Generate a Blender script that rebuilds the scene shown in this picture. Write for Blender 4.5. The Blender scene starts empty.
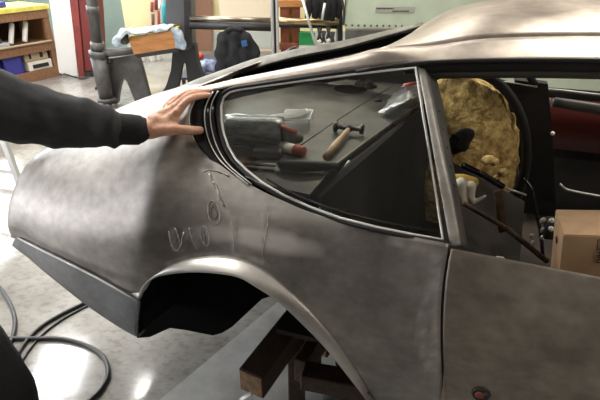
import bpy, bmesh, math, random
from mathutils import Vector, Matrix, noise
random.seed(7)
PI = math.pi
SC = bpy.context.scene
COL = SC.collection
# ------------------------------------------------------------------ camera
H = 1.75; F = 483.0
C28, S28 = math.cos(math.radians(28)), math.sin(math.radians(28))
cam = bpy.data.cameras.new('camera'); cam.sensor_width = 36; cam.lens = 36*F/600
cam.clip_start = .02
camo = bpy.data.objects.new('camera', cam); COL.objects.link(camo)
camo.location = (0, 0, H); camo.rotation_euler = (math.radians(62), 0, 0)
SC.camera = camo
# ------------------------------------------------------------------ world, exposure, light
SC.view_settings.view_transform = 'Standard'; SC.view_settings.look = 'None'
SC.view_settings.gamma = 1; SC.view_settings.use_curve_mapping = False
SC.view_settings.exposure = 0.0
w = bpy.data.worlds.new('world'); SC.world = w; w.use_nodes = True
w.node_tree.nodes['Background'].inputs[0].default_value = (.75, .8, .9, 1)
w.node_tree.nodes['Background'].inputs[1].default_value = .4
CEIL = 4.0
# ceiling lamps: (x, y, length, width, yaw, power, colour)
LAMPS = [(-1.98, 4.70, .55, .5, 20, 70, (1, .97, .93)),
         (-3.58, 5.18, .6, .95, 8, 95, (.96, .98, 1)),
         (.6, 5.2, 1.2, .5, 0, 70, (1, .93, .82)),
         (-1.6, 2.5, 1.2, .5, -15, 75, (1, .95, .88)),
         (1.9, 2.9, 1.2, .5, 0, 95, (1, .92, .8)),
         (-3.4, 1.9, 1.2, .5, 0, 45, (1, .97, .92)),
         (2.8, -.3, 1.2, .4, 0, 50, (1, .9, .78))]  # last one: unseen fill lamp added to brighten cabin and door
for i, (x, y, l, wd, yaw, pw, c) in enumerate(LAMPS):
    ld = bpy.data.lights.new('lamp_light', 'AREA'); ld.shape = 'RECTANGLE'
    ld.size = l; ld.size_y = wd; ld.energy = pw; ld.color = c
    lo = bpy.data.objects.new('lamp_light', ld); COL.objects.link(lo)
    lo.location = (x, y, CEIL-.16); lo.rotation_euler = (0, 0, math.radians(yaw))

# ------------------------------------------------------------------ pixel / car frame helpers
CA, SA = math.cos(math.radians(18)), math.sin(math.radians(18))
def ray(u, v):
    dx = (u-300)/F; dy = (200-v)/F
    return Vector((dx, C28+S28*dy, -S28+C28*dy))
def PD(u, v, d):
    r = ray(u, v)*d; r.z += H; return r
def PY(u, v, Y):
    r = ray(u, v); r = r*(Y/r.y); r.z += H; return r
def PF(u, v, z=0.0):
    r = ray(u, v); r = r*((z-H)/r.z); r.z += H; return r
def W(s, L, z):                       # car frame (s forward, L inward from the near flank, z below eye height) to world
    return Vector((CA*s+SA*(L+.98), -SA*s+CA*(L+.98), z+H))
def toc(p): return (CA*p.x-SA*p.y, SA*p.x+CA*p.y-.98, p.z-H)
def PL(u, v, L):                      # car coordinates of a pixel on the plane L
    r = ray(u, v); d = (.98+L)/(SA*r.x+CA*r.y); return toc(Vector((0, 0, H))+r*d)
def PZ(u, v, z):
    r = ray(u, v); return toc(Vector((0, 0, H))+r*(z/r.z))
def WL(u, v, L): return W(*PL(u, v, L))

# ------------------------------------------------------------------ materials
def mat(name, col=(.5, .5, .5), rough=.5, metal=0, var=0, vscale=8, col2=None, bump=0, bscale=60, rvar=0, spec=None, emit=None, stretch=None, extra=None):
    m = bpy.data.materials.new(name); m.use_nodes = True
    nt = m.node_tree; b = nt.nodes['Principled BSDF']
    b.inputs['Base Color'].default_value = (*col, 1); b.inputs['Roughness'].default_value = rough
    b.inputs['Metallic'].default_value = metal
    if spec is not None: b.inputs['Specular IOR Level'].default_value = spec
    if emit: b.inputs['Emission Color'].default_value = (*emit[0], 1); b.inputs['Emission Strength'].default_value = emit[1]
    tc = nt.nodes.new('ShaderNodeTexCoord'); mp = nt.nodes.new('ShaderNodeMapping')
    nt.links.new(tc.outputs['Object'], mp.inputs['Vector'])
    if stretch: mp.inputs['Scale'].default_value = stretch
    if var or col2:
        n = nt.nodes.new('ShaderNodeTexNoise'); n.inputs['Scale'].default_value = vscale; n.inputs['Detail'].default_value = 6
        n.inputs['Roughness'].default_value = .62
        nt.links.new(mp.outputs[0], n.inputs['Vector'])
        r = nt.nodes.new('ShaderNodeValToRGB')
        c2 = col2 or tuple(max(0, c*(1-var)) for c in col); c1 = col if col2 else tuple(min(1, c*(1+var)) for c in col)
        r.color_ramp.elements[0].position = .36; r.color_ramp.elements[1].position = .64
        r.color_ramp.elements[0].color = (*c2, 1); r.color_ramp.elements[1].color = (*c1, 1)
        nt.links.new(n.outputs['Fac'], r.inputs['Fac']); nt.links.new(r.outputs['Color'], b.inputs['Base Color'])
    if rvar:
        n = nt.nodes.new('ShaderNodeTexNoise'); n.inputs['Scale'].default_value = vscale*.7; n.inputs['Detail'].default_value = 5
        nt.links.new(mp.outputs[0], n.inputs['Vector'])
        mr = nt.nodes.new('ShaderNodeMapRange'); mr.inputs[1].default_value = .3; mr.inputs[2].default_value = .7
        mr.inputs[3].default_value = rough-rvar; mr.inputs[4].default_value = rough+rvar
        nt.links.new(n.outputs['Fac'], mr.inputs[0]); nt.links.new(mr.outputs[0], b.inputs['Roughness'])
    if bump:
        n = nt.nodes.new('ShaderNodeTexNoise'); n.inputs['Scale'].default_value = bscale; n.inputs['Detail'].default_value = 4
        nt.links.new(mp.outputs[0], n.inputs['Vector'])
        bp = nt.nodes.new('ShaderNodeBump'); bp.inputs['Strength'].default_value = bump; bp.inputs['Distance'].default_value = .01
        nt.links.new(n.outputs['Fac'], bp.inputs['Height']); nt.links.new(bp.outputs[0], b.inputs['Normal'])
    return m

def steel_mat(name, base, rough):
    """hand-worked bare steel: blotchy grinding, faint rust bloom, polished places and a painted lip highlight from the 'wear' attribute"""
    m = bpy.data.materials.new(name); m.use_nodes = True; nt = m.node_tree; N = nt.nodes; K = nt.links
    b = N['Principled BSDF']; b.inputs['Metallic'].default_value = .9
    tc = N.new('ShaderNodeTexCoord')
    n1 = N.new('ShaderNodeTexNoise'); n1.inputs['Scale'].default_value = 3.4; n1.inputs['Detail'].default_value = 7; n1.inputs['Roughness'].default_value = .6
    n2 = N.new('ShaderNodeTexNoise'); n2.inputs['Scale'].default_value = 26; n2.inputs['Detail'].default_value = 5
    mp = N.new('ShaderNodeMapping'); mp.inputs['Scale'].default_value = (1, 1, 1.5)
    K.new(tc.outputs['Object'], n1.inputs['Vector']); K.new(tc.outputs['Object'], mp.inputs[0]); K.new(mp.outputs[0], n2.inputs['Vector'])
    r = N.new('ShaderNodeValToRGB'); e = r.color_ramp.elements
    e[0].position = .3; e[0].color = (base[0]*.6, base[1]*.58, base[2]*.57, 1)
    e[1].position = .7; e[1].color = (*[min(1, c*1.3) for c in base], 1)
    K.new(n1.outputs['Fac'], r.inputs['Fac'])
    mx = N.new('ShaderNodeMix'); mx.data_type = 'RGBA'; mx.blend_type = 'OVERLAY'; mx.inputs[0].default_value = .35
    K.new(r.outputs[0], mx.inputs[6]); K.new(n2.outputs['Fac'], mx.inputs[7])
    at = N.new('ShaderNodeAttribute'); at.attribute_name = 'wear_and_highlight'
    m2 = N.new('ShaderNodeMix'); m2.data_type = 'RGBA'; m2.inputs[7].default_value = (.74, .72, .69, 1)
    K.new(at.outputs['Fac'], m2.inputs[0]); K.new(mx.outputs[2], m2.inputs[6])
    at2 = N.new('ShaderNodeAttribute'); at2.attribute_name = 'dark'
    m3 = N.new('ShaderNodeMix'); m3.data_type = 'RGBA'; m3.inputs[7].default_value = (.07, .06, .055, 1)
    K.new(at2.outputs['Fac'], m3.inputs[0]); K.new(m2.outputs[2], m3.inputs[6])
    K.new(m3.outputs[2], b.inputs['Base Color'])
    mr = N.new('ShaderNodeMapRange'); mr.inputs[1].default_value = .3; mr.inputs[2].default_value = .7
    mr.inputs[3].default_value = rough-.07; mr.inputs[4].default_value = rough+.1
    K.new(n1.outputs['Fac'], mr.inputs[0]); K.new(mr.outputs[0], b.inputs['Roughness'])
    bp = N.new('ShaderNodeBump'); bp.inputs['Strength'].default_value = .12; bp.inputs['Distance'].default_value = .004
    K.new(n2.outputs['Fac'], bp.inputs['Height']); K.new(bp.outputs[0], b.inputs['Normal'])
    return m

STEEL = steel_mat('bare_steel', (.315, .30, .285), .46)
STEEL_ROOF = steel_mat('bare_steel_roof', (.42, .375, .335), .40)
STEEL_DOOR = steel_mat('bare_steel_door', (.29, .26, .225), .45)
STEEL_SHELF = mat('shelf_steel', (.115, .112, .095), .5, .4, col2=(.055, .053, .046), vscale=7, bump=.1)
STEEL_PILLAR = mat('pillar_steel', (.5, .49, .46), .45, .55, var=.3, vscale=10)
PRIMER = mat('grey_primer', (.13, .125, .105), .5, .4, var=.4, vscale=9)
BLACK = mat('black_trim', (.012, .012, .013), .45)
BLACK_GLOSS = mat('black_gloss', (.008, .008, .009), .2)
DARK = mat('dark_interior', (.012, .010, .009), .8, var=.5, vscale=6)
DARKB = mat('brown_interior', (.05, .037, .028), .8, col2=(.018, .014, .012), vscale=7, bump=.2)
RUBBER = mat('rubber', (.015, .015, .016), .5)
CHROME = mat('chrome', (.9, .9, .89), .4, .45)
WELD = mat('weld_metal', (.4, .38, .355), .42, .9, var=.3, vscale=60)
SKIN = mat('skin', (.72, .43, .30), .5, var=.12, vscale=25, col2=(.62, .31, .2), bump=.25, bscale=120)
NAIL = mat('nail', (.72, .5, .42), .35)
CLOTH = mat('black_fleece', (.034, .036, .04), .95, var=.25, vscale=12, bump=.12, bscale=220)
CLOTH2 = mat('black_trousers', (.009, .009, .011), .9, bump=.3, bscale=120)
RIB = mat('ribbed_cuff', (.014, .014, .016), .9, bump=.3, bscale=200)
HAIR = mat('hair', (.03, .02, .015), .6, bump=.8, bscale=150)
WOOD = mat('old_wood', (.33, .17, .085), .7, col2=(.17, .085, .04), vscale=5, stretch=(2, 14, 14), bump=.2)
WOOD_BLOCK = mat('orange_wood', (.55, .25, .085), .55, col2=(.4, .165, .05), vscale=5, stretch=(1.5, 12, 12))
WOOD_DARK = mat('dark_timber', (.075, .042, .027), .6, col2=(.035, .02, .014), vscale=5, stretch=(10, 2, 10), bump=.2)
WOOD_END = mat('timber_end', (.36, .22, .13), .7, col2=(.2, .12, .07), vscale=40)
YTOP = mat('yellow_top', (.75, .66, .13), .5, var=.15)
IRON = mat('cast_iron', (.105, .102, .1), .48, .35, var=.25, vscale=9, bump=.1)
IRON_D = mat('dark_iron', (.035, .035, .037), .5, .3)
ROLLM = mat('roll_steel', (.42, .36, .28), .3, .9, var=.2)
GREENM = mat('machine_green', (.46, .53, .42), .5, var=.08, vscale=3)
WHITE = mat('white_paint', (.86, .85, .82), .5)
REDC = mat('red_cabinet', (.23, .035, .028), .45, var=.15)
REDD = mat('dark_red', (.16, .022, .018), .5)
TEAL = mat('teal_wall', (.24, .31, .275), .7, var=.06, vscale=2)
YELW = mat('cream_wall', (.84, .73, .42), .7, var=.04, vscale=2)
CREAM = mat('pale_cream', (.85, .73, .54), .65)
BROWN = mat('brown_door', (.25, .13, .08), .55)
SKIRT = mat('grey_skirt', (.5, .52, .47), .6)
BLUE = mat('blue_plastic', (.05, .05, .3), .4)
RAG = mat('blue_rag', (.28, .36, .46), .9, col2=(.62, .68, .72), vscale=14)
CARD = mat('cardboard', (.74, .48, .28), .8, var=.1, vscale=12, bump=.1, bscale=40)
CARD_D = mat('cardboard_tan', (.42, .33, .22), .8)
GREYP = mat('grey_plastic', (.5, .5, .5), .5)
FOAM = mat('yellow_foam', (.85, .64, .26), .95, col2=(.34, .2, .06), vscale=26, bump=1.0, bscale=60)
GALV = mat('galvanised', (.62, .63, .62), .4, .6)
HOSE = mat('hose_rubber', (.03, .03, .032), .35)
HAND_WOOD = mat('hickory', (.48, .33, .2), .5, col2=(.36, .23, .13), vscale=9, stretch=(3, 20, 20))
TOOLST = mat('tool_steel', (.07, .068, .066), .35, .85, var=.3)
GLOVE_W = mat('white_tape', (.75, .7, .6), .6)
GLOVE_Y = mat('yellow_tape', (.7, .47, .1), .6)
REDI = mat('red_inner', (.11, .012, .01), .4)
INK = mat('black_ink', (.02, .02, .02), .7)
GREENF = mat('green_felt', (.02, .3, .08), .7)
PAPER = mat('paper_label', (.75, .72, .64), .7)
REDPAP = mat('red_label', (.36, .075, .04), .6)
LAMPM = mat('lamp_tube', (1, 1, 1), .5, emit=((1, .95, .87), 7))
CEILM = mat('ceiling_paint', (.42, .40, .36), .8)
WALLM = mat('workshop_wall', (.17, .163, .15), .8, var=.1, vscale=1)

def glass_mat(name, tint, fac_add=.02, rough=.02):
    m = bpy.data.materials.new(name); m.use_nodes = True; nt = m.node_tree; N = nt.nodes; K = nt.links
    for n in list(N): N.remove(n)
    o = N.new('ShaderNodeOutputMaterial'); mx = N.new('ShaderNodeMixShader'); t = N.new('ShaderNodeBsdfTransparent')
    t.inputs[0].default_value = (*tint, 1); g = N.new('ShaderNodeBsdfGlossy'); g.inputs['Roughness'].default_value = rough
    fr = N.new('ShaderNodeFresnel'); fr.inputs[0].default_value = 1.5
    ad = N.new('ShaderNodeMath'); ad.inputs[1].default_value = fac_add
    K.new(fr.outputs[0], ad.inputs[0]); K.new(ad.outputs[0], mx.inputs[0]); K.new(t.outputs[0], mx.inputs[1]); K.new(g.outputs[0], mx.inputs[2])
    K.new(mx.outputs[0], o.inputs[0]); return m
VOIDM = mat('shade_black', (.005, .005, .005), 1, spec=.05)
GLASS = glass_mat('window_glass', (.82, .84, .8), .01, .06)
POLY = glass_mat('clear_plastic', (.95, .96, .96), .05, .3)

def floor_mat():
    m = bpy.data.materials.new('polished_concrete'); m.use_nodes = True; nt = m.node_tree; N = nt.nodes; K = nt.links
    b = N['Principled BSDF']; tc = N.new('ShaderNodeTexCoord')
    n1 = N.new('ShaderNodeTexNoise'); n1.inputs['Scale'].default_value = 1.3; n1.inputs['Detail'].default_value = 8; n1.inputs['Roughness'].default_value = .65
    n2 = N.new('ShaderNodeTexNoise'); n2.inputs['Scale'].default_value = 22; n2.inputs['Detail'].default_value = 6
    mp = N.new('ShaderNodeMapping'); mp.inputs['Scale'].default_value = (1, 1.5, 1); mp.inputs['Rotation'].default_value = (0, 0, .8)
    K.new(tc.outputs['Object'], n1.inputs['Vector']); K.new(tc.outputs['Object'], mp.inputs[0]); K.new(mp.outputs[0], n2.inputs['Vector'])
    r = N.new('ShaderNodeValToRGB'); e = r.color_ramp.elements
    e[0].position = .34; e[0].color = (.2, .185, .165, 1); e[1].position = .62; e[1].color = (.42, .405, .38, 1)
    K.new(n1.outputs['Fac'], r.inputs[0])
    r2 = N.new('ShaderNodeValToRGB'); e = r2.color_ramp.elements
    e[0].position = .36; e[0].color = (.74, .72, .69, 1); e[1].position = .5; e[1].color = (1, 1, 1, 1)
    K.new(n2.outputs['Fac'], r2.inputs[0])
    mx = N.new('ShaderNodeMix'); mx.data_type = 'RGBA'; mx.blend_type = 'MULTIPLY'; mx.inputs[0].default_value = .8
    K.new(r.outputs[0], mx.inputs[6]); K.new(r2.outputs[0], mx.inputs[7]); K.new(mx.outputs[2], b.inputs['Base Color'])
    mr = N.new('ShaderNodeMapRange'); mr.inputs[1].default_value = .3; mr.inputs[2].default_value = .7
    mr.inputs[3].default_value = .06; mr.inputs[4].default_value = .15
    K.new(n1.outputs['Fac'], mr.inputs[0]); K.new(mr.outputs[0], b.inputs['Roughness'])
    bp = N.new('ShaderNodeBump'); bp.inputs['Strength'].default_value = .05; bp.inputs['Distance'].default_value = .003
    K.new(n2.outputs['Fac'], bp.inputs['Height']); K.new(bp.outputs[0], b.inputs['Normal'])
    return m
FLOORM = floor_mat()
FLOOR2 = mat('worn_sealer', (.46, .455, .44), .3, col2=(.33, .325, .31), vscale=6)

# ------------------------------------------------------------------ mesh helpers
def obj(name, bm, m, parent=None, smooth=True, label=None, sharp=None):
    me = bpy.data.meshes.new(name); bmesh.ops.recalc_face_normals(bm, faces=bm.faces) if False else None
    bm.to_mesh(me); bm.free()
    if m: me.materials.append(m)
    if smooth: me.shade_smooth()
    if sharp: me.set_sharp_from_angle(angle=math.radians(sharp))
    o = bpy.data.objects.new(name, me); COL.objects.link(o)
    if parent:
        o.parent = parent; o.matrix_parent_inverse = Matrix.Translation(parent.location).inverted() if parent.parent is None and parent.type == 'EMPTY' else Matrix()
    if label: o['label'] = label
    return o
def thing(name, label, cat, loc=(0, 0, 0), group=None):
    o = bpy.data.objects.new(name, None); COL.objects.link(o); o.location = loc; o.empty_display_size = .1
    o['label'] = label; o['category'] = cat
    if group: o['group'] = group
    return o
def tag(o, label, cat, group=None):
    o['label'] = label; o['category'] = cat
    if group: o['group'] = group
    return o
def struct(o): o['kind'] = 'structure'; return o

def cr(p0, p1, p2, p3, t):
    return 0.5*((2*p1)+(-p0+p2)*t+(2*p0-5*p1+4*p2-p3)*t*t+(-p0+3*p1-3*p2+p3)*t*t*t)
def spline(pts, n):
    pts = [Vector(p) for p in pts]; out = []
    P = [2*pts[0]-pts[1]]+pts+[2*pts[-1]-pts[-2]]
    for i in range(len(pts)-1):
        for k in range(n): out.append(cr(P[i], P[i+1], P[i+2], P[i+3], k/n))
    out.append(pts[-1]); return out
def patch(grid, nu=4, nv=4):
    """grid[col][row] of world points -> smooth bmesh sheet"""
    g = [spline(c, nv) for c in grid]
    rows = [spline([c[j] for c in g], nu) for j in range(len(g[0]))]
    bm = bmesh.new(); V = [[bm.verts.new(p) for p in r] for r in rows]
    for j in range(len(V)-1):
        for i in range(len(V[0])-1): bm.faces.new((V[j][i], V[j][i+1], V[j+1][i+1], V[j+1][i]))
    bmesh.ops.remove_doubles(bm, verts=bm.verts, dist=1e-5)
    return bm
def relax(bm, it=20):
    bm.verts.ensure_lookup_table()
    inner = [v for v in bm.verts if not v.is_boundary]; nb = [[e.other_vert(v) for e in v.link_edges] for v in inner]
    wt = [.6*max(.0, min(1, (toc(v.co)[0]+1.33)/.2)) for v in inner]
    for _ in range(it):
        co = [sum((w_.co for w_ in n), Vector())/len(n) for n in nb]
        for v, c, k in zip(inner, co, wt): v.co = v.co*(1-k)+c*k
    return bm
def thicken(bm, d):
    """give the sheet thickness d (inward = away from camera side normal)"""
    bmesh.ops.recalc_face_normals(bm, faces=bm.faces)
    bm.normal_update()
    old = list(bm.faces); vn = {v: v.normal.copy() for v in bm.verts}
    mp = {v: bm.verts.new(v.co-vn[v]*d) for v in list(bm.verts)}
    be = [e for e in bm.edges if len(e.link_faces) == 1]
    for f in old: bm.faces.new([mp[v] for v in reversed(f.verts)])
    for e in be:
        a, b = e.verts
        try: bm.faces.new((a, b, mp[b], mp[a]))
        except ValueError: pass
    bmesh.ops.recalc_face_normals(bm, faces=bm.faces)
    return bm
def face_dir(bm, d):
    """flip the sheet so its average normal points along d"""
    bmesh.ops.recalc_face_normals(bm, faces=bm.faces)
    s = sum(((f.normal*f.calc_area()) for f in bm.faces), Vector())
    if s.dot(Vector(d)) < 0: bmesh.ops.reverse_faces(bm, faces=bm.faces)
    return bm
def sheet(bm, d, th):
    face_dir(bm, d); bm.normal_update()
    vn = {v: v.normal.copy() for v in bm.verts}; old = list(bm.faces)
    mp = {v: bm.verts.new(v.co-vn[v]*th) for v in list(bm.verts)}
    be = [(e.verts[0], e.verts[1]) for e in bm.edges if len(e.link_faces) == 1]
    for f in old: bm.faces.new([mp[v] for v in reversed(f.verts)])
    for a, b in be:
        try: bm.faces.new((a, b, mp[b], mp[a]))
        except ValueError: pass
    bmesh.ops.recalc_face_normals(bm, faces=bm.faces); return bm
def box_bm(sx, sy, sz, M=None, bev=.0, bm=None, seg=1):
    bm = bm or bmesh.new(); r = bmesh.ops.create_cube(bm, size=1); vs = r['verts']
    bmesh.ops.scale(bm, vec=(sx, sy, sz), verts=vs)
    if bev:
        es = list({e for v in vs for e in v.link_edges})
        rr = bmesh.ops.bevel(bm, geom=es, offset=bev, segments=seg, affect='EDGES', profile=.5)
        vs = list({v for f in rr['faces'] for v in f.verts} | {v for v in vs if v.is_valid})
        vs = [v for v in vs if v.is_valid]
    if M is not None: bmesh.ops.transform(bm, matrix=M, verts=vs)
    return bm
def T(x, y, z, yaw=0, pitch=0, roll=0):
    return Matrix.Translation((x, y, z)) @ Matrix.Rotation(yaw, 4, 'Z') @ Matrix.Rotation(pitch, 4, 'Y') @ Matrix.Rotation(roll, 4, 'X')
def frame_between(a, b, up=(0, 0, 1)):
    a, b = Vector(a), Vector(b); x = (b-a).normalized(); u = Vector(up)
    if abs(x.dot(u)) > .98: u = Vector((0, 1, 0))
    y = u.cross(x).normalized(); z = x.cross(y)
    M = Matrix((x, y, z)).transposed().to_4x4(); M.translation = (a+b)/2; return M
def bar(a, b, wy, wz, bev=.002, bm=None, up=(0, 0, 1)):
    return box_bm((Vector(b)-Vector(a)).length, wy, wz, frame_between(a, b, up), bev, bm)
def tube(pts, r, n=10, sub=1, bm=None, closed=False, cap=True):
    pts = [Vector(p) for p in pts]; rs = r if isinstance(r, (list, tuple)) else [r]*len(pts)
    if sub > 1:
        q = spline([(*p, ) for p in pts], sub); rr = []
        for i in range(len(pts)-1):
            for k in range(sub): rr.append(rs[i]+(rs[i+1]-rs[i])*k/sub)
        rr.append(rs[-1]); pts, rs = q, rr
    bm = bm or bmesh.new(); rings = []; N = len(pts); prev = None
    for i, p in enumerate(pts):
        if closed: t = (pts[(i+1) % N]-pts[i-1]).normalized()
        else: t = (pts[min(i+1, N-1)]-pts[max(i-1, 0)]).normalized()
        if prev is None:
            u = Vector((0, 0, 1)) if abs(t.z) < .9 else Vector((1, 0, 0)); u = (u-t*u.dot(t)).normalized()
        else: u = (prev-t*prev.dot(t)).normalized()
        prev = u; v = t.cross(u)
        rings.append([bm.verts.new(p+(u*math.cos(a)+v*math.sin(a))*rs[i]) for a in [2*PI*k/n for k in range(n)]])
    for i in range(N if closed else N-1):
        A, B = rings[i], rings[(i+1) % N]
        for k in range(n): bm.faces.new((A[k], A[(k+1) % n], B[(k+1) % n], B[k]))
    if cap and not closed:
        bm.faces.new(list(reversed(rings[0]))); bm.faces.new(rings[-1])
    return bm
def lathe(prof, M=None, n=24, bm=None):
    bm = bm or bmesh.new(); rings = []
    for r, z in prof: rings.append([bm.verts.new((r*math.cos(2*PI*k/n), r*math.sin(2*PI*k/n), z)) for k in range(n)])
    for A, B in zip(rings, rings[1:]):
        for k in range(n): bm.faces.new((A[k], A[(k+1) % n], B[(k+1) % n], B[k]))
    bm.faces.new(list(reversed(rings[0]))); bm.faces.new(rings[-1])
    if M is not None: bmesh.ops.transform(bm, matrix=M, verts=[v for R in rings for v in R])
    return bm
def slab(poly, n, th, bm=None):
    """flat polygon of world points extruded along vector n by th"""
    bm = bm or bmesh.new(); n = Vector(n).normalized()*th
    a = [bm.verts.new(p) for p in poly]; b = [bm.verts.new(Vector(p)+n) for p in poly]
    bm.faces.new(a); bm.faces.new(list(reversed(b)))
    for i in range(len(a)): bm.faces.new((a[i], b[i], b[(i+1) % len(a)], a[(i+1) % len(a)]))
    bmesh.ops.recalc_face_normals(bm, faces=bm.faces); return bm
def ball(p, r, bm, sc=(1, 1, 1), seg=14, M=None):
    X = Matrix.Translation(p) @ (M or Matrix()) @ Matrix.Diagonal((r*sc[0], r*sc[1], r*sc[2], 1))
    nv = max(6, seg*2//3); top = bm.verts.new(X @ Vector((0, 0, 1))); bot = bm.verts.new(X @ Vector((0, 0, -1))); rings = []
    for j in range(1, nv):
        a = PI*j/nv; rings.append([bm.verts.new(X @ Vector((math.sin(a)*math.cos(2*PI*k/seg), math.sin(a)*math.sin(2*PI*k/seg), math.cos(a)))) for k in range(seg)])
    for k in range(seg):
        k2 = (k+1) % seg; bm.faces.new((top, rings[0][k], rings[0][k2])); bm.faces.new((bot, rings[-1][k2], rings[-1][k]))
        for A, B in zip(rings, rings[1:]): bm.faces.new((A[k], B[k], B[k2], A[k2]))
def caps(a, b, ra, rb, bm, seg=12):
    a, b = Vector(a), Vector(b); ball(a, ra, bm, seg=seg); ball(b, rb, bm, seg=seg); tube([a, b], [ra, rb], n=seg, bm=bm)
def chain(ps, rs, bm, sub=3, seg=12):
    q = spline(ps, sub); rr = []
    for i in range(len(ps)-1):
        for k in range(sub): rr.append(rs[i]+(rs[i+1]-rs[i])*k/sub)
    rr.append(rs[-1])
    for i in range(len(q)-1): caps(q[i], q[i+1], rr[i], rr[i+1], bm, seg)
def remesh(name, bm, vox, m, parent=None, smooth=4, disp=None, label=None):
    me = bpy.data.meshes.new(name); bm.to_mesh(me); bm.free()
    o = bpy.data.objects.new(name, me); COL.objects.link(o)
    md = o.modifiers.new('r', 'REMESH'); md.mode = 'VOXEL'; md.voxel_size = vox
    s = o.modifiers.new('s', 'SMOOTH'); s.factor = .5; s.iterations = smooth
    dg = bpy.context.evaluated_depsgraph_get(); e = o.evaluated_get(dg)
    nm = bpy.data.meshes.new_from_object(e); o.modifiers.clear(); o.data = nm; bpy.data.meshes.remove(me); nm.name = name
    nm.materials.clear(); nm.materials.append(m)
    if disp:
        nn = [v.normal.copy() for v in nm.vertices]
        for v, n in zip(nm.vertices, nn): v.co += n*disp(v.co)
    nm.shade_smooth()
    if parent: o.parent = parent; o.matrix_parent_inverse = Matrix.Translation(parent.location).inverted()
    if label: o['label'] = label
    return o
def attr(o, name, fn):
    a = o.data.attributes.new(name, 'FLOAT', 'POINT')
    a.data.foreach_set('value', [fn(*toc(v.co)) for v in o.data.vertices])
def blob(s, z, cs, cz, rs, rz, edge=.35, seed=0, wob=.35):
    d = math.hypot((s-cs)/rs, (z-cz)/rz)+wob*(noise.noise(Vector((s*14+seed, z*14, seed)))) 
    return max(0., min(1., (1-d)/edge+.5))
def text(name, body, size, M, m, parent=None, ext=.0008):
    c = bpy.data.curves.new(name, 'FONT'); c.body = body; c.size = size; c.extrude = ext; c.align_x = 'CENTER'; c.align_y = 'CENTER'
    o = bpy.data.objects.new(name, c); COL.objects.link(o); o.matrix_world = M
    dg = bpy.context.evaluated_depsgraph_get(); me = bpy.data.meshes.new_from_object(o.evaluated_get(dg)); bpy.data.objects.remove(o)
    me.transform(M); me.materials.clear(); me.materials.append(m)
    o = bpy.data.objects.new(name, me); COL.objects.link(o)
    if parent: o.parent = parent; o.matrix_parent_inverse = Matrix.Translation(parent.location).inverted() if parent.type == 'EMPTY' else Matrix()
    return o

# ================================================================== ROOM
XL, XR, YB, YF = -5.6, 5.2, 9.2, -3.2
struct(obj('floor', box_bm(XR-XL, YB-YF, .1, T((XL+XR)/2, (YB+YF)/2, -.05)), FLOORM, smooth=False))
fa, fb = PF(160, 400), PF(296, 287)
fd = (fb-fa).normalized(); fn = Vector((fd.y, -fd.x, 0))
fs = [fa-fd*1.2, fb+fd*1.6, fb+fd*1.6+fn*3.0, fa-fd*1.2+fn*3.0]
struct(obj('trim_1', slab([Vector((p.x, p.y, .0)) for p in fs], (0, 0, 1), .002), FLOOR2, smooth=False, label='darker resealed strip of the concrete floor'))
struct(obj('ceiling', box_bm(XR-XL, YB-YF, .1, T((XL+XR)/2, (YB+YF)/2, CEIL+.05)), CEILM, smooth=False))
struct(obj('wall_left', box_bm(.1, YB-YF, CEIL, T(XL-.05, (YB+YF)/2, CEIL/2)), WALLM, smooth=False))
struct(obj('wall_right', box_bm(.1, YB-YF, CEIL, T(XR+.05, (YB+YF)/2, CEIL/2)), WALLM, smooth=False))
struct(obj('wall_front', box_bm(XR-XL, .1, CEIL, T((XL+XR)/2, YF-.05, CEIL/2)), WALLM, smooth=False))
xt = PY(124, 20, 9.2).x
struct(obj('wall_back', box_bm(XR-xt, .1, CEIL, T((XR+xt)/2, YB+.05, CEIL/2)), YELW, smooth=False))
struct(obj('wall_back_teal', box_bm(xt-XL, .1, CEIL, T((XL+xt)/2, YB+.05, CEIL/2)), TEAL, smooth=False))
struct(obj('baseboard_back', box_bm(XR-xt, .04, .34, T((XR+xt)/2, YB-.02, .17)), SKIRT, smooth=False))
# windows high in the back wall
WINL = mat('daylight_pane', (.9, .95, 1), .3, emit=((.95, .98, 1), 11))
for i, (x, wd) in enumerate([(-4.2, 1.9), (-1.7, 1.9)]):
    fr = thing if False else None
    bm = box_bm(wd+.1, .06, .06, T(x, YB-.03, 2.35), 0); box_bm(wd+.1, .06, .06, T(x, YB-.03, 3.75), 0, bm)
    for k in range(4): box_bm(.05, .06, 1.4, T(x-wd/2+k*wd/3, YB-.03, 3.05), 0, bm)
    fr = struct(obj('window_%d' % (i+1), bm, WHITE, smooth=False))
    for k in range(3): obj('pane', box_bm(wd/3-.05, .01, 1.34, T(x-wd/2+(k+.5)*wd/3, YB-.012, 3.05)), WINL, fr, smooth=False)
bm = bmesh.new()
for z in (1.55, 3.55): box_bm(.06, 3.3, .06, T(XL+.03, 7.2, z), 0, bm)
for k in range(5): box_bm(.06, .05, 2.0, T(XL+.03, 5.6+k*.8, 2.55), 0, bm)
fr = struct(obj('window_3', bm, WHITE, smooth=False))
for k in range(4): obj('pane', box_bm(.01, .75, 1.94, T(XL+.012, 6.0+k*.8, 2.55)), WINL, fr, smooth=False)
bm = bmesh.new()  # unseen glowing panes on the left wall, added to brighten the tail
for z in (.35, 2.95): box_bm(.06, 4.4, .08, T(XL+.03, 1.2, z), 0, bm)
for k in range(6): box_bm(.06, .06, 2.6, T(XL+.03, -1.0+k*.88, 1.65), 0, bm)
fr = struct(obj('window_4', bm, WHITE, smooth=False))
for k in range(5): obj('pane', box_bm(.01, .82, 2.52, T(XL+.012, -.56+k*.88, 1.65)), mat('fill_glow_pane', (.9, .95, 1), .3, emit=((.97, .97, 1), 5)), fr, smooth=False)
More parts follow.
